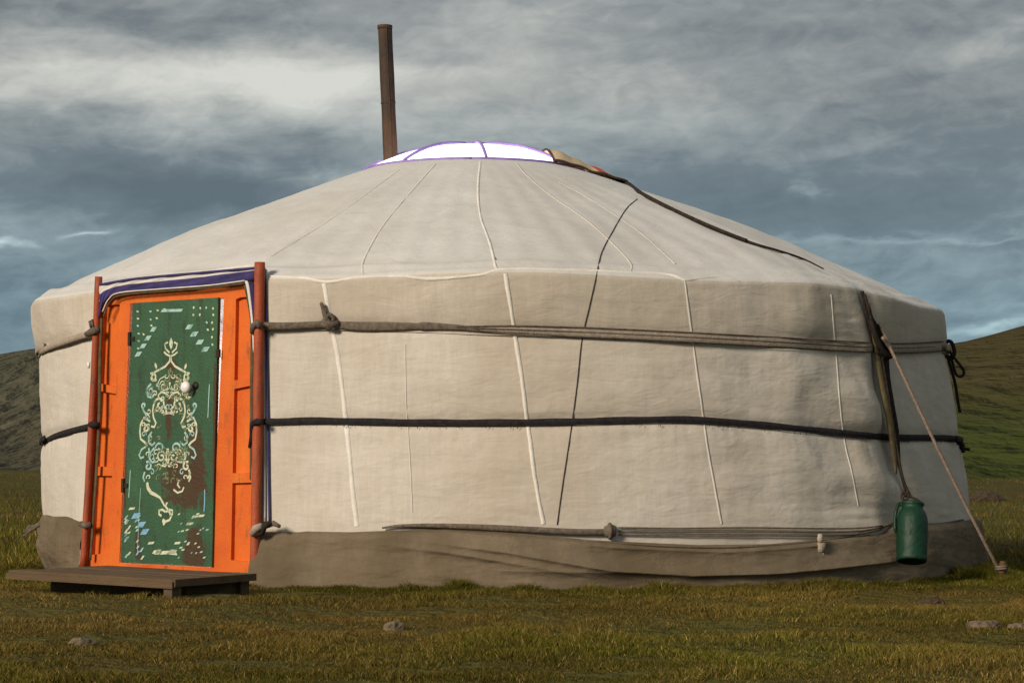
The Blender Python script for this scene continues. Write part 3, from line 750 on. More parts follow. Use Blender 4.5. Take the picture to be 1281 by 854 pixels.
# finer secondary curls
random.seed(12)
for (cx, cy, r) in ((208,470,4),(204,480,4.5),(197,482,4),(210,492,4.5),(203,498,4),(194,492,3.5),(209,508,5),(197,512,4),(186,514,4),(184,522,4),(179,531,3.5),(186,532,3.5),(180,543,4),(187,548,4),(184,568,4.5),(195,566,4.5),(208,566,4),(196,574,4.5),(190,570,4),(205,578,4.5),(198,583,4),(190,590,4),(186,597,4)):
    a = random.uniform(-3, 3); d = random.choice((-1, 1)); both(spiral(cx, cy, r, a, random.uniform(.7, 1.1), d), 1.5, random.choice((1, 1, 2)))
# corner marks
random.seed(3)
for r_ in range(6):
    y = 389+r_*9.2
    for k in range(5-r_ if r_ < 5 else 1):
        x = 171+k*8+random.uniform(-1,1)
        if random.random() < .85: leafshape(x, y+random.uniform(-1,1)-.05*k*8, 3.6, 2.4, random.uniform(-.3,1.0), random.choice((2,1,2)))
        x2 = 266-k*8+random.uniform(-1,1)
        if random.random() < .95: leafshape(x2, y-6+random.uniform(-1,1), 3.8, 2.4, random.uniform(1,1.8), random.choice((2,1,1)))
def para(x, y, w_, h_, mi): poly([(x-w_/2+h_*.3, y-h_/2), (x+w_/2+h_*.3, y-h_/2-.5), (x+w_/2-h_*.3, y+h_/2-.5), (x-w_/2-h_*.3, y+h_/2)], mi)
for x, y in ((237,409),(243,418),(250,428),(257,437)): para(x, y, 7.5, 6, 2)
for x, y in ((192,412),(185,423),(179,433),(173,443)): para(x, y, 6, 6, 2)
para(215, 388.5, 26, 3.6, 2)
for x, y in ((170,645),(177,656),(181,665)): para(x, y, 8, 7, 3)
for x, y in ((165,636),(189,679),(222,679),(237,655),(244,646),(252,645)): para(x, y, 7, 3, 1)
for k, (x, y) in enumerate(((196,690),(206,691),(216,690))): para(x, y, 9, 4.5, 1); 
poly([(193,693),(197,687),(202,687),(199,693)], 1); poly([(211,693),(214,687),(219,687),(222,694)], 1)
for i in range(26):
    para(random.choice((158,160,172,178)) + random.uniform(-2,2), 640+random.random()*58, 2.5, random.uniform(2,6), random.choice((1,2,3,2)))
    para(222+random.random()*40, 640+random.random()*60, random.uniform(1.5,4), 2, random.choice((1,2,2)))
ribbon([(163,588),(162,606),(161,622)], 1.4, 2); ribbon([(256,612),(256,626),(255,640)], 1.8, 3); ribbon([(262,480),(261,500),(260,522)], 1.5, 2)
ribbon([(176,610+0),(174,640),(172,690)], .8, 2)
leaf = lf.build('door_leaf', [M['green'], M['cream'], M['aqua'], M['blue'], M['faded']], frame)
M['white'] = mat('white_enamel', (.82,.80,.78), .3, spec=.6); M['iron'] = mat('dark_iron', (.03,.025,.02), .6, (.06,.035,.02), 20, bump=.3, metallic=.4)
kb = MB(); kc = leafpt(239.5, 484.5)
kb.lathe([(0,0),(.013,0),(.013,.010),(.020,.022),(.031,.032),(.035,.044),(.030,.056),(.016,.064),(0,.066)], 20)
ko = kb.build('door_knob', M['white'], leaf, True); ko.location = kc - np.array([0,0.0,0]); ko.rotation_euler = (PI/2, 0, 0)
kb = MB(); kc = leafpt(245, 482); kb.lathe([(.021,.0),(.023,.005),(.0,.008)], 16); k2 = kb.build('lock_plate', M['iron'], leaf, True); k2.location = kc; k2.rotation_euler = (PI/2,0,0)
for y in (424, 607):
    hb = MB(); p = leafpt(np.interp(y, [379,702], [165,150.5]), y); hb.box(p+np.array([0,-.004,0]), (.010,.008,.040)); hb.box(p+np.array([.02,-.002,0]), (.02,.004,.012)); hb.build('hinge', M['iron'], leaf)
hb = MB(); p = leafpt(273, 442); hb.box(p+np.array([.004,-.004,0]), (.012,.008,.022)); hb.build('latch', M['iron'], leaf)
M['lock'] = mat('white_lock', (.7,.68,.66), .5)

# door poles (either side), bound with ties
for pts, r0 in (([(325,328),(324,430),(322,560),(319,715)], .029), ([(123.5,346),(118,470),(111,600),(104.5,709)], .022)):
    mb = MB(); rr = r0
    P = [D0 + du*door_uv(x, y, .045)[0] + dn*.045 + up*door_uv(x, y, .045)[1] for x, y in resample(pts, 14)]
    mb.tube(P, [rr*(1+.03*math.sin(i*1.3)) for i in range(len(P))], 16); mb.build('door_pole', M['pole'], ger, True)
def dw(x, y, off): s, z = door_uv(x, y, off); return D0 + du*s + dn*off + up*z
# trim of the canvas round the door
M['navy'] = mat('navy_trim', (.055,.045,.16), .9, (.035,.03,.10), 12, bump=.3)
M['whitetrim'] = mat('white_trim', (.70,.66,.62), .9, (.58,.54,.50), 12, bump=.3)
M['tatty'] = mat('tatty_brown_edge', (.12,.095,.045), .95, (.06,.045,.02), 20, bump=.5)
def band(pts, wd, off, m, name, flat=.22, st=6):
    mb = MB(); P = [dw(x, y, off) for x, y in resample(catmull(pts), st)]
    mb.tube(P, [(wd if not hasattr(wd, '__len__') else np.interp(i/(len(P)-1), np.linspace(0,1,len(wd)), wd))*.5 for i in range(len(P))], 8, flat=flat, up=dn); return mb.build(name, m, ger, True)
mb = MB()
# canvas flap over the door head, a curved sheet in the door plane
def sheet(top, bot, off, m, name, nd=6, n=40, wave=.004):
    T = catmull(top, 8); B = catmull(bot, 8)
    def samp(P, t):
        k = t*(len(P)-1); i = int(min(k, len(P)-2)); return P[i]*(1-(k-i))+P[i+1]*(k-i)
    g = np.array([[dw(*(samp(T, i/n)*(1-j/nd)+samp(B, i/n)*j/nd), off+wave*math.sin(i*.9+j)) for j in range(nd+1)] for i in range(n+1)])
    return grid(name, g, m, ger, thick=.005)
sheet([(124,356),(170,348),(240,340),(319,330)], [(124,378),(140,367),(170,361),(240,355),(319,346)], .050, M['whitetrim'], 'door_head_cloth')
sheet([(125,368),(135,362),(160,356),(240,348),(319,338)], [(123,398),(130,378),(142,369),(170,364),(240,358),(319,350)], .060, M['navy'], 'navy_trim')
band([(124,356),(170,348.5),(240,342),(320,335)], .013, .060, M['navy'], 'navy_piping', .4)
band([(128,390),(136,374),(150,366),(200,361.5),(260,357),(306,351)], .008, .066, M['whitetrim'], 'white_piping', .6)
band([(129,396),(138,377),(152,369),(200,364.5),(260,360),(306,354)], .010, .062, M['tatty'], 'door_edge_cloth', .6)
sheet([(309,349),(314,352),(320,355)], [(314,400),(318,420),(320,440)], .052, M['navy'], 'navy_trim')
band([(301,351),(308,352),(312,372),(316,410),(317,440)], [.022,.024,.018,.008], .058, M['whitetrim'], 'white_piping', .4)
band([(306,354),(311,372),(316,410),(315,470),(314,560),(313,600)], [.028,.034,.030,.024,.020,.010], .045, M['tatty'], 'door_edge_cloth', .5)
band([(127,398),(125,450),(124,520),(120,600),(113,700)], [.020,.028,.024,.022,.018], .050, M['tatty'], 'door_edge_cloth', .5)
band([(121,385),(119,450),(118,520),(114,600),(108,704)], [.014,.012,.014,.018,.012], .030, M['darkrope'], 'door_edge_cloth', .5)
# stripes of piping to the right of the right pole
for pts, wd, m in (([(331,336),(333,400),(335,520),(336,600),(337,652)], .014, 'navy'), ([(327,336),(329,400),(330.5,520),(331,600),(331,652)], .014, 'whitetrim'), ([(324,400),(326,520),(326.5,600),(326,652)], .010, 'navy')):
    mb = MB(); P = onpath(pts, .008, 10); strip(mb, P, wd, .005); mb.build('navy_piping' if m == 'navy' else 'white_piping', M[m], ger, True)
# tie ends
mb = MB()
mb.tube([dw(326,408,.08), dw(321,404,.085), dw(317,408,.075), dw(317,416,.06)], .020, 8); mb.build('belt_tie', M['rope'], ger, True)
mb = MB()
mb.tube([dw(328,528,.07), dw(321,527,.08), dw(316,530,.07), dw(315,545,.05), dw(312,560,.05)], [.016,.018,.018,.014,.009], 8); mb.build('belt_tie', M['black'], ger, True)
mb = MB()
mb.tube([dw(113,531,.07), dw(118,531,.075), dw(124,532,.06)], [.018,.022,.018], 8); mb.build('belt_tie', M['black'], ger, True)
mb = MB()
mb.tube([dw(108,418,.06), dw(117,414,.07), dw(124,412,.06)], [.016,.026,.018], 8); mb.build('belt_tie', M['rope'], ger, True)
mb = MB()
mb.tube([dw(114,410,.07), dw(112,402,.08), dw(115,400,.07), dw(117,410,.07)], .008, 8); mb.build('knot', M['rope'], ger, True)
mb = MB()
mb.tube([dw(101,655,.06), dw(107,657,.075), dw(114,656,.06)], [.018,.021,.016], 8); mb.build('pole_binding', M['rope'], ger, True)
mb = MB()
mb.tube([dw(316,668,.08), dw(320,661,.09), dw(327,657,.085)], [.020,.024,.017], 8)
mb.build('pole_binding', M['rope_l'], ger, True)
mb = MB()
mb.tube([dw(322,668,.08), dw(328,666,.07), dw(331,658,.07), dw(338,653,.07), dw(341,655,.06)], [.015,.015,.016,.014,.01], 8)
mb.build('pole_binding', M['darkrope'], ger, True)
mb = MB(); mb.tube([dw(334,658,.05), dw(342,654,.055), dw(350,658,.05)], [.012,.016,.010], 8); mb.build('knot', M['rope'], ger, True)
mb = MB(); p = dw(111,453,.06); mb.tube([p, p-up*.035], [.010,.007], 8); mb.build('lock_tag', M['white'], ger, True)

# ---------------------------------------------------------------- straps hanging by the crease
st = empty('strap_bundle', tuple(hit(1085,372,.02))); tag(st, 'dark ropes hanging in a bundle down the right of the tent, above the green can', 'rope')
o0 = np.array(st.location)
def sub(name, pts3, r, m, parent, flat=1.0, n=8, upn=None):
    mb = MB(); mb.tube([np.array(p)-o0 for p in catmull(pts3, 5)], r if not hasattr(r, '__len__') else np.interp(np.linspace(0,1,(len(pts3)-1)*5+1), np.linspace(0,1,len(r)), r), n, flat=flat, up=upn); return mb.build(name, m, parent, True)
def H(l, off): return [hit(x, y, off) for x, y in l]
sub('strap', H([(1078,364),(1084,385),(1092,410),(1100,440),(1104,480),(1112,520),(1120,560),(1128,595),(1134,622)], .045), [.020,.028,.042,.046,.040,.034,.024,.016,.010], M['darkrope'], st, .35, 8, np.array([.78,-.62,0]))
sub('strap', H([(1080,372),(1088,395),(1098,415),(1106,432),(1109,470),(1116,510),(1122,540),(1126,580)], .055), [.012,.018,.030,.034,.030,.026,.018,.006], M['darkrope'], st, .4, 8, np.array([.6,-.8,0]))
sub('knot', H([(1096,424),(1104,430),(1110,438),(1103,446),(1096,440)], .07), [.014,.020,.022,.020,.014], M['darkrope'], st)
sub('strap', H([(1090,400),(1097,440),(1106,490),(1114,530),(1119,570),(1121,592)], .065), [.014,.024,.030,.032,.026,.010], M['tatty'], st, .5, 8, np.array([.78,-.62,0]))
sub('cord', H([(1082,368),(1090,400),(1101,436),(1112,500),(1122,560),(1130,600),(1140,622)], .075), [.008,.009,.008,.008,.008,.007], M['darkrope'], st)
sub('cord', H([(1086,380),(1095,420),(1110,445),(1118,442)], .08), [.010,.016,.018,.012], M['darkrope'], st)
sub('cord', H([(1104,422),(1111,432),(1116,440)], .10), [.010,.012,.008], M['pinkrope'], st)
# coiled cord loop at the far right edge
lp = empty('cord_loop', tuple(hit(1183,434,.0))); tag(lp, 'black knotted cord loop sticking out from the right edge of the tent', 'rope')
o0 = np.array(lp.location); dp = lp.location.y+15
W3 = lambda x, y, d=0: CAM + pxray(x, y)*(dp+d)
sub('loop', [W3(1184,438,-.05), W3(1184,428,-.06), W3(1190,428,-.08), W3(1194,440,-.1), W3(1190,449,-.1), W3(1184,445,-.08)], .013, M['black'], lp)
sub('loop', [W3(1186,436,-.1), W3(1192,445,-.12), W3(1202,458,-.12), W3(1206,466,-.1), W3(1202,471,-.1), W3(1196,468,-.1), W3(1192,455,-.1), W3(1189,444,-.1)], .009, M['black'], lp)
sub('cord', [W3(1185,445,-.02), W3(1190,462,-.0), W3(1195,480,0), W3(1198,500,0), W3(1201,516,0)], .010, M['black'], lp)
mb = MB(); p = W3(1196,549,0); mb.tube([p, W3(1204,557,0), W3(1205,566,0)], [.018,.018,.012], 8); mb.tube([W3(1200,560,0), W3(1213,562,0)], .010, 8); mb.build('belt_tie', M['black'], ger, True)

# ---------------------------------------------------------------- green can
M['can'] = mat('green_enamel', (.003,.038,.017), .55, (.002,.022,.011), 9, (.3,.7), .8, 22, spec=.35, extra=worn((.004,.035,.018), 14, .5,.7, (1,1,.6), .6))
M['dark'] = mat('dark_hollow', (.006,.008,.007), .9)
cp = hit(1141, 665, .14)
can = empty('milk_can', tuple(cp)); tag(can, 'dark green metal milk can hanging from dark ropes on the right of the tent', 'can')
can.rotation_euler = (math.radians(-14), math.radians(4), 0)
mb = MB(); h = .165
prof = [(.0,-h+.02),(.072,-h+.018),(.078,-h-.008),(.086,-h),(.088,-h+.012),(.084,-h+.028),(.085,-h+.034),(.087,-h+.08),(.088,0),(.088,.06),(.084,.085),(.076,.11),(.064,.128),(.060,.135),(.060,.15),(.064,.155),(.064,.163),(.058,.166)]
mb.lathe(prof, 40); mb.build('body', M['can'], can, True)
mb = MB(); mb.lathe([(.0,.178),(.03,.177),(.062,.171),(.066,.165),(.066,.157)], 32); mb.build('lid', M['can'], can, True)
mb = MB()
mb.tube(catmull([(-.058,0,.150),(-.075,0,.160),(-.092,-.01,.12),(-.100,-.01,.07),(-.098,-.01,.01),(-.088,0,-.01)], 5), .010, 8); mb.build('handle', M['can'], can, True)
mb = MB()
mb.tube(catmull([(-.06,0,.16),(-.055,0,.20),(-.03,0,.215),(.0,0,.20),(.035,0,.185),(.062,0,.16)], 5), .0065, 8); mb.tube(ring3((-.045,0,.205), (1,0,0), (0,0,1), .022, .006), .006, 8); mb.build('bail', M['iron'], can, True)
mb = MB()
for dx in (-.05, -.02): mb.tube([(dx,0,.20), (dx*.5-.02,.01,.26)], .006, 6)
mb.build('hanging_cord', M['darkrope'], can, True)

# ---------------------------------------------------------------- guy rope and stake
gs = CAM + pxray(1246, 716)*11.9; gs[2] = 0.05; gs = np.array([ (1246-640.5)/F*13.4, -1.60, .06])
gr = empty('guy_rope', tuple(gs)); tag(gr, 'pale twisted guy rope slanting from the bundled ropes down to a peg in the grass', 'rope'); o0 = np.array(gr.location)
top_ = hit(1100, 405, .07); d_ = gs-top_
n = 60; mb = MB(); pts = [top_ + d_*t + np.array([0,0,-.05*math.sin(PI*t)]) - gs + np.array([0,-.06*math.sin(PI*t),0]) for t in np.linspace(0,1,n)]
for ph in (0, 2.1, 4.2):
    mb.tube([p+np.array([math.cos(i*1.1+ph)*.0045, math.sin(i*1.1+ph)*.0045, 0]) for i, p in enumerate([pts[0]+(pts[-1]-pts[0])*0 if False else np.array([np.interp(t, np.linspace(0,1,n), [q[k] for q in pts]) for k in range(3)]) for t in np.linspace(0,1,220)])], .0068, 6)
mb.build('twisted_rope', M['pinkrope'], gr, True)
M['stake'] = mat('stake_wood', (.20,.095,.05), .9, (.10,.05,.03), 20, bump=.5)
stk = empty('wooden_peg', (gs[0]+.01, gs[1]-.0, 0)); tag(stk, 'short reddish wooden peg in the grass at the foot of the pale guy rope', 'peg')
mb = MB(); mb.tube([(-.02,0,-.1),(0,0,.0),(.015,0,.07),(.02,.0,.105)], [.02,.024,.024,.016], 8); mb.tube([(.03,.02,-.05),(.03,.02,.04),(.05,.01,.07)], [.02,.02,.010], 7)
mb.build('shaft', M['stake'], stk, True)
mb = MB(); mb.tube([ (math.cos(a)*.03+.006, math.sin(a)*.03, .05+a*.002) for a in np.linspace(0, 4*PI, 40)], .007, 6); mb.build('rope_wrap', M['pinkrope'], stk, True)

# frayed cord bundle at the far left of the skirt
fb = empty('cord_tangle', tuple(CAM+pxray(46,662)*14.3)); fb.location.z = .27; tag(fb, 'frayed tangle of cord trailing from the left end of the brown skirt', 'rope'); o0 = np.array(fb.location)
dp = 14.2; W3 = lambda x, y, d=0: CAM + pxray(x, y)*(dp+d)
for k in range(6):
    j = lambda a=2.5: random.uniform(-a, a)
    sub('cord', [W3(62,646+j(2)), W3(54,650+j()), W3(45,657+j()), W3(36,662+j(4)), W3(28+j(5),668+j(5))], [.012,.011,.010,.007,.004], M['rope'], fb)

# ---------------------------------------------------------------- wooden platform at the door
M['plank'] = mat('weathered_plank', (.150,.098,.052), .9, (.085,.056,.032), 3, (.3,.7), .7, 60, stretch=(.6,5,5), extra=lambda t, mp, col, b: layer(t, mp, col, (.06,.04,.025), 16, .55,.75, 8, (.4,1,1), .8, (1,1,5)))
def onz(px, py, z): d = pxray(px, py); t = (z-CAM[2])/d[2]; return CAM + d*t
a0 = onz(13, 712, .135); a1 = onz(229, 723, .125)
pe = empty('wooden_step', (float(a0[0]), float(a0[1]), 0), rot_door); tag(pe, 'low weathered plank platform on short legs in front of the orange door', 'platform')
def loc(p): v = np.array(p)-np.array([a0[0], a0[1], 0]); return np.array([v.dot(du), -v.dot(dn), v[2]])
Lx = float(loc(a1)[0]); ly1 = float(loc(a1)[1])
dep = .60; a2 = loc(onz(318, 716, .125)); sx = (float(a2[0])-Lx)/float(a2[1]); dep = min(.75, float(a2[1]))
mb = MB(); nb = 5
for k in range(nb):
    y0 = k*dep/nb; y1 = y0+dep/nb-.008; e = random.uniform(-.02, .02) if k else 0
    z = .128+random.uniform(-.003,.003); pts = [(e-.02, y0, z+.004), (Lx+sx*y0, y0, z-.008), (Lx+sx*y1, y1, z-.008), (e-.02, y1, z+.004)]
    mb.prism(pts, (0,0,-.032))
o = mb.build('plank', M['plank'], pe); bv = o.modifiers.new('b', 'BEVEL'); bv.width = .005; bv.segments = 2
mb = MB(); mb.prism([(-.02,-.014,.120),(Lx+.01,-.014,.110),(Lx+.01,-.014,.078),(-.02,-.014,.088)], (0,.0115,0)); mb.build('front_board', M['plank'], pe)
mb = MB(); mb.prism([(Lx+.003,-.0,.122),(Lx+.003+sx*dep,dep,.122),(Lx+.003+sx*dep,dep,.086),(Lx+.003,0,.086)], (.014,0,0)); mb.build('side_board', M['plank'], pe)
mb = MB(); mb.box((Lx*.5-.02, .22, .042), (Lx*.5-.10, .02, .048)); mb.build('added_beam', M['plank'], pe)  # unseen beam added to close the view, so the gap below stays dark
mb = MB(); mb.box((Lx-.20, dep*.5+.06, .040), (.02, dep*.5-.13, .046)); mb.build('added_beam', M['plank'], pe)  # second added beam, running back under the planks
for x, y in ((.06,.40),(Lx-.035,.03),(.16,dep-.06),(Lx-.035+sx*dep,dep-.06)):
    mb = MB(); mb.box((x, y, .030), (.03,.03,.0655)); mb.build('leg', M['plank'], pe)

# ---------------------------------------------------------------- ground, hills
def hgt(x, y):
    x = np.asarray(x, float); y = np.asarray(y, float)
    d = np.hypot(x, y)
    h = .022*fbm(x, y, 1.1, 61, 4) + .020*fbm(x, y, 4.2, 63, 3)
    h = h*(1-.6*np.exp(-((d-3.2)/.5)**2)) + .032*np.exp(-(np.hypot(x+2.1, y+4.0)/.9)**2)
    h = h + smooth(18, 60, d)*.5*fbm(x, y, .06, 65, 3)
    return h - .0*d
EX = lambda: None
def extents(n, near, far):
    a = np.linspace(-1, 1, n); return np.sign(a)*(near*np.abs(a) + (far-near)*np.abs(a)**7)
gx = extents(520, 16, 5000); gy = extents(520, 16, 5000)
X, Y = np.meshgrid(gx, gy, indexing='ij')
Z = hgt(X, Y)
mg = bpy.data.materials.new('soil_and_turf'); mg.use_nodes = True; t = mg.node_tree; b_ = t.nodes['Principled BSDF']; b_.inputs['Roughness'].default_value = 1; b_.inputs['Specular IOR Level'].default_value = .05
tcn = t.nodes.new('ShaderNodeTexCoord'); mp = t.nodes.new('ShaderNodeMapping'); t.links.new(tcn.outputs['Object'], mp.inputs[0])
rg = t.nodes.new('ShaderNodeRGB'); rg.outputs[0].default_value = (.060,.058,.018,1); col = rg.outputs[0]
col = layer(t, mp, col, (.095,.062,.026), .9, .42, .62, 8)
col = layer(t, mp, col, (.030,.024,.010), 5, .5, .7, 8, None, .8)
col = layer(t, mp, col, (.12,.115,.03), .05, .4, .65, 8, None, .7)
col = layer(t, mp, col, (.16,.125,.06), 26, .55, .72, 8, None, .6)
t.links.new(col, b_.inputs['Base Color'])
nz = t.nodes.new('ShaderNodeTexNoise'); nz.inputs['Scale'].default_value = 12; nz.inputs['Detail'].default_value = 10; t.links.new(mp.outputs[0], nz.inputs['Vector'])
bp = t.nodes.new('ShaderNodeBump'); bp.inputs['Strength'].default_value = 1; bp.inputs['Distance'].default_value = .08; t.links.new(nz.outputs['Fac'], bp.inputs['Height']); t.links.new(bp.outputs[0], b_.inputs['Normal'])
go = grid('ground', np.stack([X, Y, Z], -1), mg); tag(go, 'short grass meadow ground with dry brown patches', kind='structure')

def hill(name, azs, els, d0, dr, d1, m, label, seed, nscale, rough):
    A = np.linspace(azs[0], azs[-1], 420); T = np.linspace(0, 1, 240)
    AA, TT = np.meshgrid(A, T, indexing='ij'); D = d0 + (d1-d0)*TT
    E = np.interp(AA, azs, els); E = np.convolve(np.interp(A, azs, els), np.ones(9)/9, 'same')[:, None] if False else E
    top = E*dr
    prof = np.where(D < dr, smooth(d0, dr, D)**1.15*.55 + .45*np.clip((D-d0)/(dr-d0), 0, 1)**1.6, 1-.55*smooth(dr, d1, D))
    X = D*np.sin(AA); Yy = -15 + D*np.cos(AA)
    k = smooth(azs[0], azs[0]+.05, AA)*(1-smooth(azs[-1]-.05, azs[-1], AA))
    Zz = -1.0 + (.66+top+1.0)*prof*k + rough*top*fbm(X, Yy, nscale, seed, 6, .55)*smooth(0, .35, TT)*.8*np.where(D < dr, 1-.6*(D/dr)**6, .4)
    o = grid(name, np.stack([X, Yy, Zz], -1), m); tag(o, label, kind='structure'); return o
def hillmat(name, cols, sc):
    m = bpy.data.materials.new(name); m.use_nodes = True; t = m.node_tree; b = t.nodes['Principled BSDF']; b.inputs['Roughness'].default_value = 1; b.inputs['Specular IOR Level'].default_value = .02
    tcn = t.nodes.new('ShaderNodeTexCoord'); mp = t.nodes.new('ShaderNodeMapping'); t.links.new(tcn.outputs['Object'], mp.inputs[0]); mp.inputs['Scale'].default_value = (1,.22,1)
    sp = t.nodes.new('ShaderNodeSeparateXYZ'); t.links.new(tcn.outputs['Object'], sp.inputs[0])
    nz = t.nodes.new('ShaderNodeTexNoise'); nz.inputs['Scale'].default_value = sc*.5; nz.inputs['Detail'].default_value = 8; t.links.new(mp.outputs[0], nz.inputs['Vector'])
    hh = mth('MULTIPLY_ADD', mth('SUBTRACT', nz.outputs['Fac'], .5, nt=t), cols[3]*1.2, sp.outputs[2], nt=t)
    mr = t.nodes.new('ShaderNodeMapRange'); t.links.new(hh, mr.inputs[0]); mr.inputs[1].default_value = cols[3]*.5; mr.inputs[2].default_value = cols[3]*1.3
    mx = t.nodes.new('ShaderNodeMix'); mx.data_type = 'RGBA'; t.links.new(mr.outputs[0], mx.inputs[0]); mx.inputs[6].default_value = (*cols[0], 1); mx.inputs[7].default_value = (*cols[1], 1)
    col = layer(t, mp, mx.outputs[2], cols[2], sc, .45, .7, 10, (1,1,1), .75)
    col = layer(t, mp, col, tuple(c*1.9 for c in cols[1]), sc*4, .56, .74, 10, (1,1,1), .6, (3,3,3))
    col = layer(t, mp, col, tuple(c*.45 for c in cols[1]), sc*7, .55, .7, 8, (1,1,1), .7, (9,3,3))
    t.links.new(col, b.inputs['Base Color'])
    n2 = t.nodes.new('ShaderNodeTexNoise'); n2.inputs['Scale'].default_value = sc*6; n2.inputs['Detail'].default_value = 10; t.links.new(mp.outputs[0], n2.inputs['Vector'])
    bp = t.nodes.new('ShaderNodeBump'); bp.inputs['Strength'].default_value = 1; bp.inputs['Distance'].default_value = 1.2/sc*.05*4; t.links.new(n2.outputs['Fac'], bp.inputs['Height']); t.links.new(bp.outputs[0], b.inputs['Normal'])
    return m
mh1 = hillmat('right_hill_turf', ((.060,.075,.018),(.075,.062,.026),(.045,.050,.018), 5.5), .06)
mh2 = hillmat('left_hill_scrub', ((.095,.085,.055),(.105,.10,.065),(.06,.06,.042), 12), .025)
hill('hill_right', [0.0,.08,.16,.20,.214,.229,.27,.40,.75], [.02,.036,.049,.0555,.0590,.0632,.072,.085,.05], 55, 260, 620, mh1, 'brown green grassy hill rising to the right behind the tent', 71, .035, .055)
hill('hill_left', [-.85,-.5,-.3,-.25,-.232,-.224,-.213,-.16,-.05,.1], [.045,.06,.050,.0475,.0478,.0490,.0505,.055,.042,.03], 330, 760, 1500, mh2, 'dark scrubby hillside far off on the left', 73, .012, .10)

# ---------------------------------------------------------------- rocks and clods
M['stone'] = mat('pale_stone', (.19,.145,.085), .95, (.07,.055,.035), 20, (.35,.65), .8, 60)
M['clod'] = mat('earth_clod', (.050,.034,.020), .98, (.10,.070,.042), 30, (.5,.7), .9, 70)
M['straw'] = mat('dry_dung', (.19,.14,.095), .98, (.08,.055,.035), 30, (.4,.6), .9, 70)
def rock(name, px, py, sz, m, label, cat, seed, z0=.0, group=None, squash=.6):
    p = onz(px, py, .01); z = float(hgt(p[0], p[1])); n, k = 20, 12; rs = np.random.default_rng(seed)
    vs = []; 
    for i in range(k+1):
        for j in range(n):
            a = 2*PI*j/n; e = PI*i/k - PI/2; v = np.array([math.cos(e)*math.cos(a), math.cos(e)*math.sin(a), math.sin(e)])
            r = 1 + .22*float(fbm(v[0]*2+seed, v[1]*2+v[2]*1.7, 1.3, seed, 4)) + .10*rs.normal()*.5
            vs.append(v*r*np.array([sz, sz*.75, sz*squash]))
    fs = [(i*n+j, i*n+(j+1) % n, (i+1)*n+(j+1) % n, (i+1)*n+j) for i in range(k) for j in range(n)]
    mb = MB(); mb.add(vs, fs); o = mb.build(name, m, None, False, loc=(float(p[0]), float(p[1]), z-sz*squash*.05)); tag(o, label, cat, group); return o
rock('stone', 103, 803, .06, M['stone'], 'low pale stone in the grass at the lower left, before the plank step', 'stone', 3, squash=.5)
rock('stone', 494, 782, .048, M['stone'], 'small grey pointed stone in the grass before the middle of the tent', 'stone', 5, squash=.8)
rock('clod', 1166, 748, .07, M['clod'], 'dark brown clod of earth in the grass below the green can', 'clod', 7, squash=.55)
rock('dung_pat', 1232, 788, .07, M['straw'], 'pale crumbling dry dung pat in the grass at the lower right, left one of two', 'dung', 9, squash=.45)
rock('dung_pat', 1276, 790, .060, M['straw'], 'smaller crumbling dry dung pat at the right edge of the grass', 'dung', 12, squash=.4)
rock('boulder', 1232, 626, .38, M['clod'], 'dark boulder in the meadow behind the tent at the far right', 'boulder', 15, squash=.6)
rock('clod', 44, 664, .10, M['clod'], 'small dark clod in the grass beside the left edge of the tent', 'clod', 19, squash=.5)

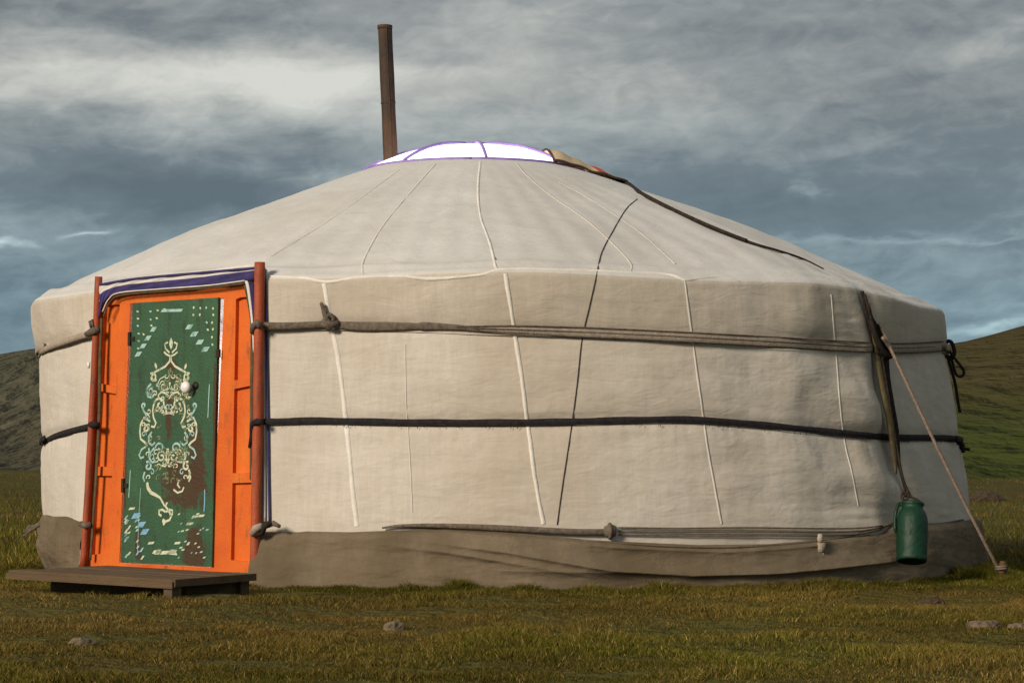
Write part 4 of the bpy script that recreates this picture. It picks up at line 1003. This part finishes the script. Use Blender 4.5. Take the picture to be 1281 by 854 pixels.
# ---------------------------------------------------------------- grass
def blades(nb, sampler, hscale, seed):
    rs = np.random.default_rng(seed); x, y = sampler(rs, nb)
    r = np.hypot(x-CX0, y); keep = (r > 3.10)
    lx = (x-a0[0])*du[0] + (y-a0[1])*du[1]; ly = -((x-a0[0])*dn[0] + (y-a0[1])*dn[1])
    keep &= ~((lx > -.05) & (lx < Lx+.15) & (ly > .03) & (ly < dep+.3))
    dens = .5+.4*fbm(x, y, 2.6, 81, 3)+.5*fbm(x, y, 9, 82, 3); keep &= rs.random(len(x)) < np.clip(.45+1.0*dens, .55, 1)*(1-.6*np.exp(-(np.hypot((x+1.7)*.8, (y+4.9)*1.3)/1.1)**2))*(1-.5*np.clip(2.2*fbm(x, y, 1.9, 91, 4)-.3, 0, 1))
    x, y, r = x[keep], y[keep], r[keep]; n = len(x)
    tuft = np.clip(.45+.6*fbm(x, y, 3.1, 83, 3)+.7*fbm(x, y, 11, 84, 3), 0, 1)
    dry = np.clip(.52+.22*smooth(1.5,-1.5,x)+.85*fbm(x, y, .9, 85, 5) + .80*np.exp(-(np.hypot((x+1.8)*.8, (y+5.2)*1.2)/1.6)**2) - .6*np.exp(-((r-3.2)/.35)**2)*(x > -1.3) - .25*smooth(1.0, 3.0, x) + .5*np.exp(-(np.hypot(x+.65, (y+5.9)*1.6)/.45)**2) - .6*smooth(-2.6,-3.2,x), 0, 1)
    hgtb = (.013 + .040*tuft**2 + .012*rs.random(n))*hscale*(1+1.0*np.exp(-((r-3.18)/.14)**2)*(x > -1.2)*(.4+.6*rs.random(n)) + .4*smooth(-2.7,-3.2,x))*(1-.35*dry)
    wb = (.0016+.0016*rs.random(n))*hscale**.7
    a = rs.random(n)*2*PI; lean = (.25+.9*rs.random(n))*hgtb; la = rs.random(n)*2*PI
    z = hgt(x, y) - .004
    ca, sa = np.cos(a)*wb, np.sin(a)*wb; lx, ly = np.cos(la)*lean, np.sin(la)*lean
    P = np.zeros((n, 5, 3))
    P[:,0] = np.stack([x-ca, y-sa, z], -1); P[:,1] = np.stack([x+ca, y+sa, z], -1)
    P[:,2] = np.stack([x+ca*.7+lx*.35, y+sa*.7+ly*.35, z+hgtb*.6], -1); P[:,3] = np.stack([x-ca*.7+lx*.35, y-sa*.7+ly*.35, z+hgtb*.6], -1)
    P[:,4] = np.stack([x+lx, y+ly, z+hgtb], -1)
    rnd = rs.random(n)[:, None]; d = np.clip(dry[:, None] + (rs.random(n)[:, None]-.5)*.9, 0, 1)
    g1 = np.array([[.075,.110,.018]]); g2 = np.array([[.24,.245,.055]]); b1_ = np.array([[.33,.26,.12]]); b2_ = np.array([[.13,.085,.040]])
    col = (g1*(1-rnd)+g2*rnd)*(1-d) + (b1_*rnd+b2_*(1-rnd))*d
    st = (rs.random(n) < .07)[:, None]; col = np.where(st, np.array([[.48,.40,.22]]), col); dk_ = (rs.random(n) < .15)[:, None]; col = np.where(dk_, col*.45, col)
    return P, col*np.array([[.80,.70,.44]])*(.74+.42*tuft+.25*fbm(x, y, 1.6, 88, 3))[:, None]
def samp_near(rs, n):
    d = 5.6 + (rs.random(n)**.9)*9.5; x = (rs.random(n)*2-1)*(d*.26+.9); return x, -15+d
def samp_far(rs, n):
    d = 14.5 + (rs.random(n)**1.8)*60; x = (rs.random(n)*2-1)*(d*.27+1.5); return x, -15+d
def samp_rim(rs, n):
    th = rs.uniform(-1.9, 1.9, n); r = 3.10 + np.abs(rs.normal(size=n))*.10; return r*np.sin(th)+CX0, -r*np.cos(th)
Ps = []; Cs = []
for a in ((760000, samp_near, .72, 101), (170000, samp_far, 1.6, 102), (60000, samp_rim, .8, 103)):
    p, c = blades(*a); Ps.append(p); Cs.append(c)
P = np.concatenate(Ps); COL = np.concatenate(Cs); n = len(P)
me = bpy.data.meshes.new('grass'); me.vertices.add(n*5); me.vertices.foreach_set('co', P.reshape(-1).astype(np.float32))
base = np.arange(n)[:, None]*5
li = np.concatenate([base+np.array([[0,1,2,3]]), base+np.array([[3,2,4]])], 1).reshape(-1)
me.loops.add(len(li)); me.loops.foreach_set('vertex_index', li.astype(np.int32))
me.polygons.add(n*2); ls = np.stack([np.arange(n)*7, np.arange(n)*7+4], 1).reshape(-1); me.polygons.foreach_set('loop_start', ls.astype(np.int32)); me.update(calc_edges=True)
ca = me.color_attributes.new('blade_colour', 'FLOAT_COLOR', 'POINT'); cc4 = np.ones((n, 5, 4), np.float32); cc4[:, :, :3] = COL[:, None, :]; ca.data.foreach_set('color', cc4.reshape(-1))
mgz = bpy.data.materials.new('grass_blade'); mgz.use_nodes = True; t = mgz.node_tree; t.nodes.clear()
at = t.nodes.new('ShaderNodeAttribute'); at.attribute_name = 'blade_colour'
df = t.nodes.new('ShaderNodeBsdfDiffuse'); tr = t.nodes.new('ShaderNodeBsdfTranslucent'); ms_ = t.nodes.new('ShaderNodeMixShader'); ms_.inputs[0].default_value = .3; oo = t.nodes.new('ShaderNodeOutputMaterial')
t.links.new(at.outputs['Color'], df.inputs[0]); t.links.new(at.outputs['Color'], tr.inputs[0]); t.links.new(df.outputs[0], ms_.inputs[1]); t.links.new(tr.outputs[0], ms_.inputs[2]); t.links.new(ms_.outputs[0], oo.inputs[0])
me.materials.append(mgz)
gs_ = bpy.data.objects.new('grass', me); C.objects.link(gs_); tag(gs_, 'short mixed green and dry grass covering the meadow', 'grass', kind='stuff')

# ---------------------------------------------------------------- the lit bulb inside that lights the door gap; the crown panes have their own emission
ld = bpy.data.lights.new('bulb', 'POINT'); ld.energy = 420; ld.shadow_soft_size = .06; ld.color = (.92,.88,1.0)
lb = bpy.data.objects.new('bulb', ld); C.objects.link(lb); lb.location = (.3, .3, 1.9)
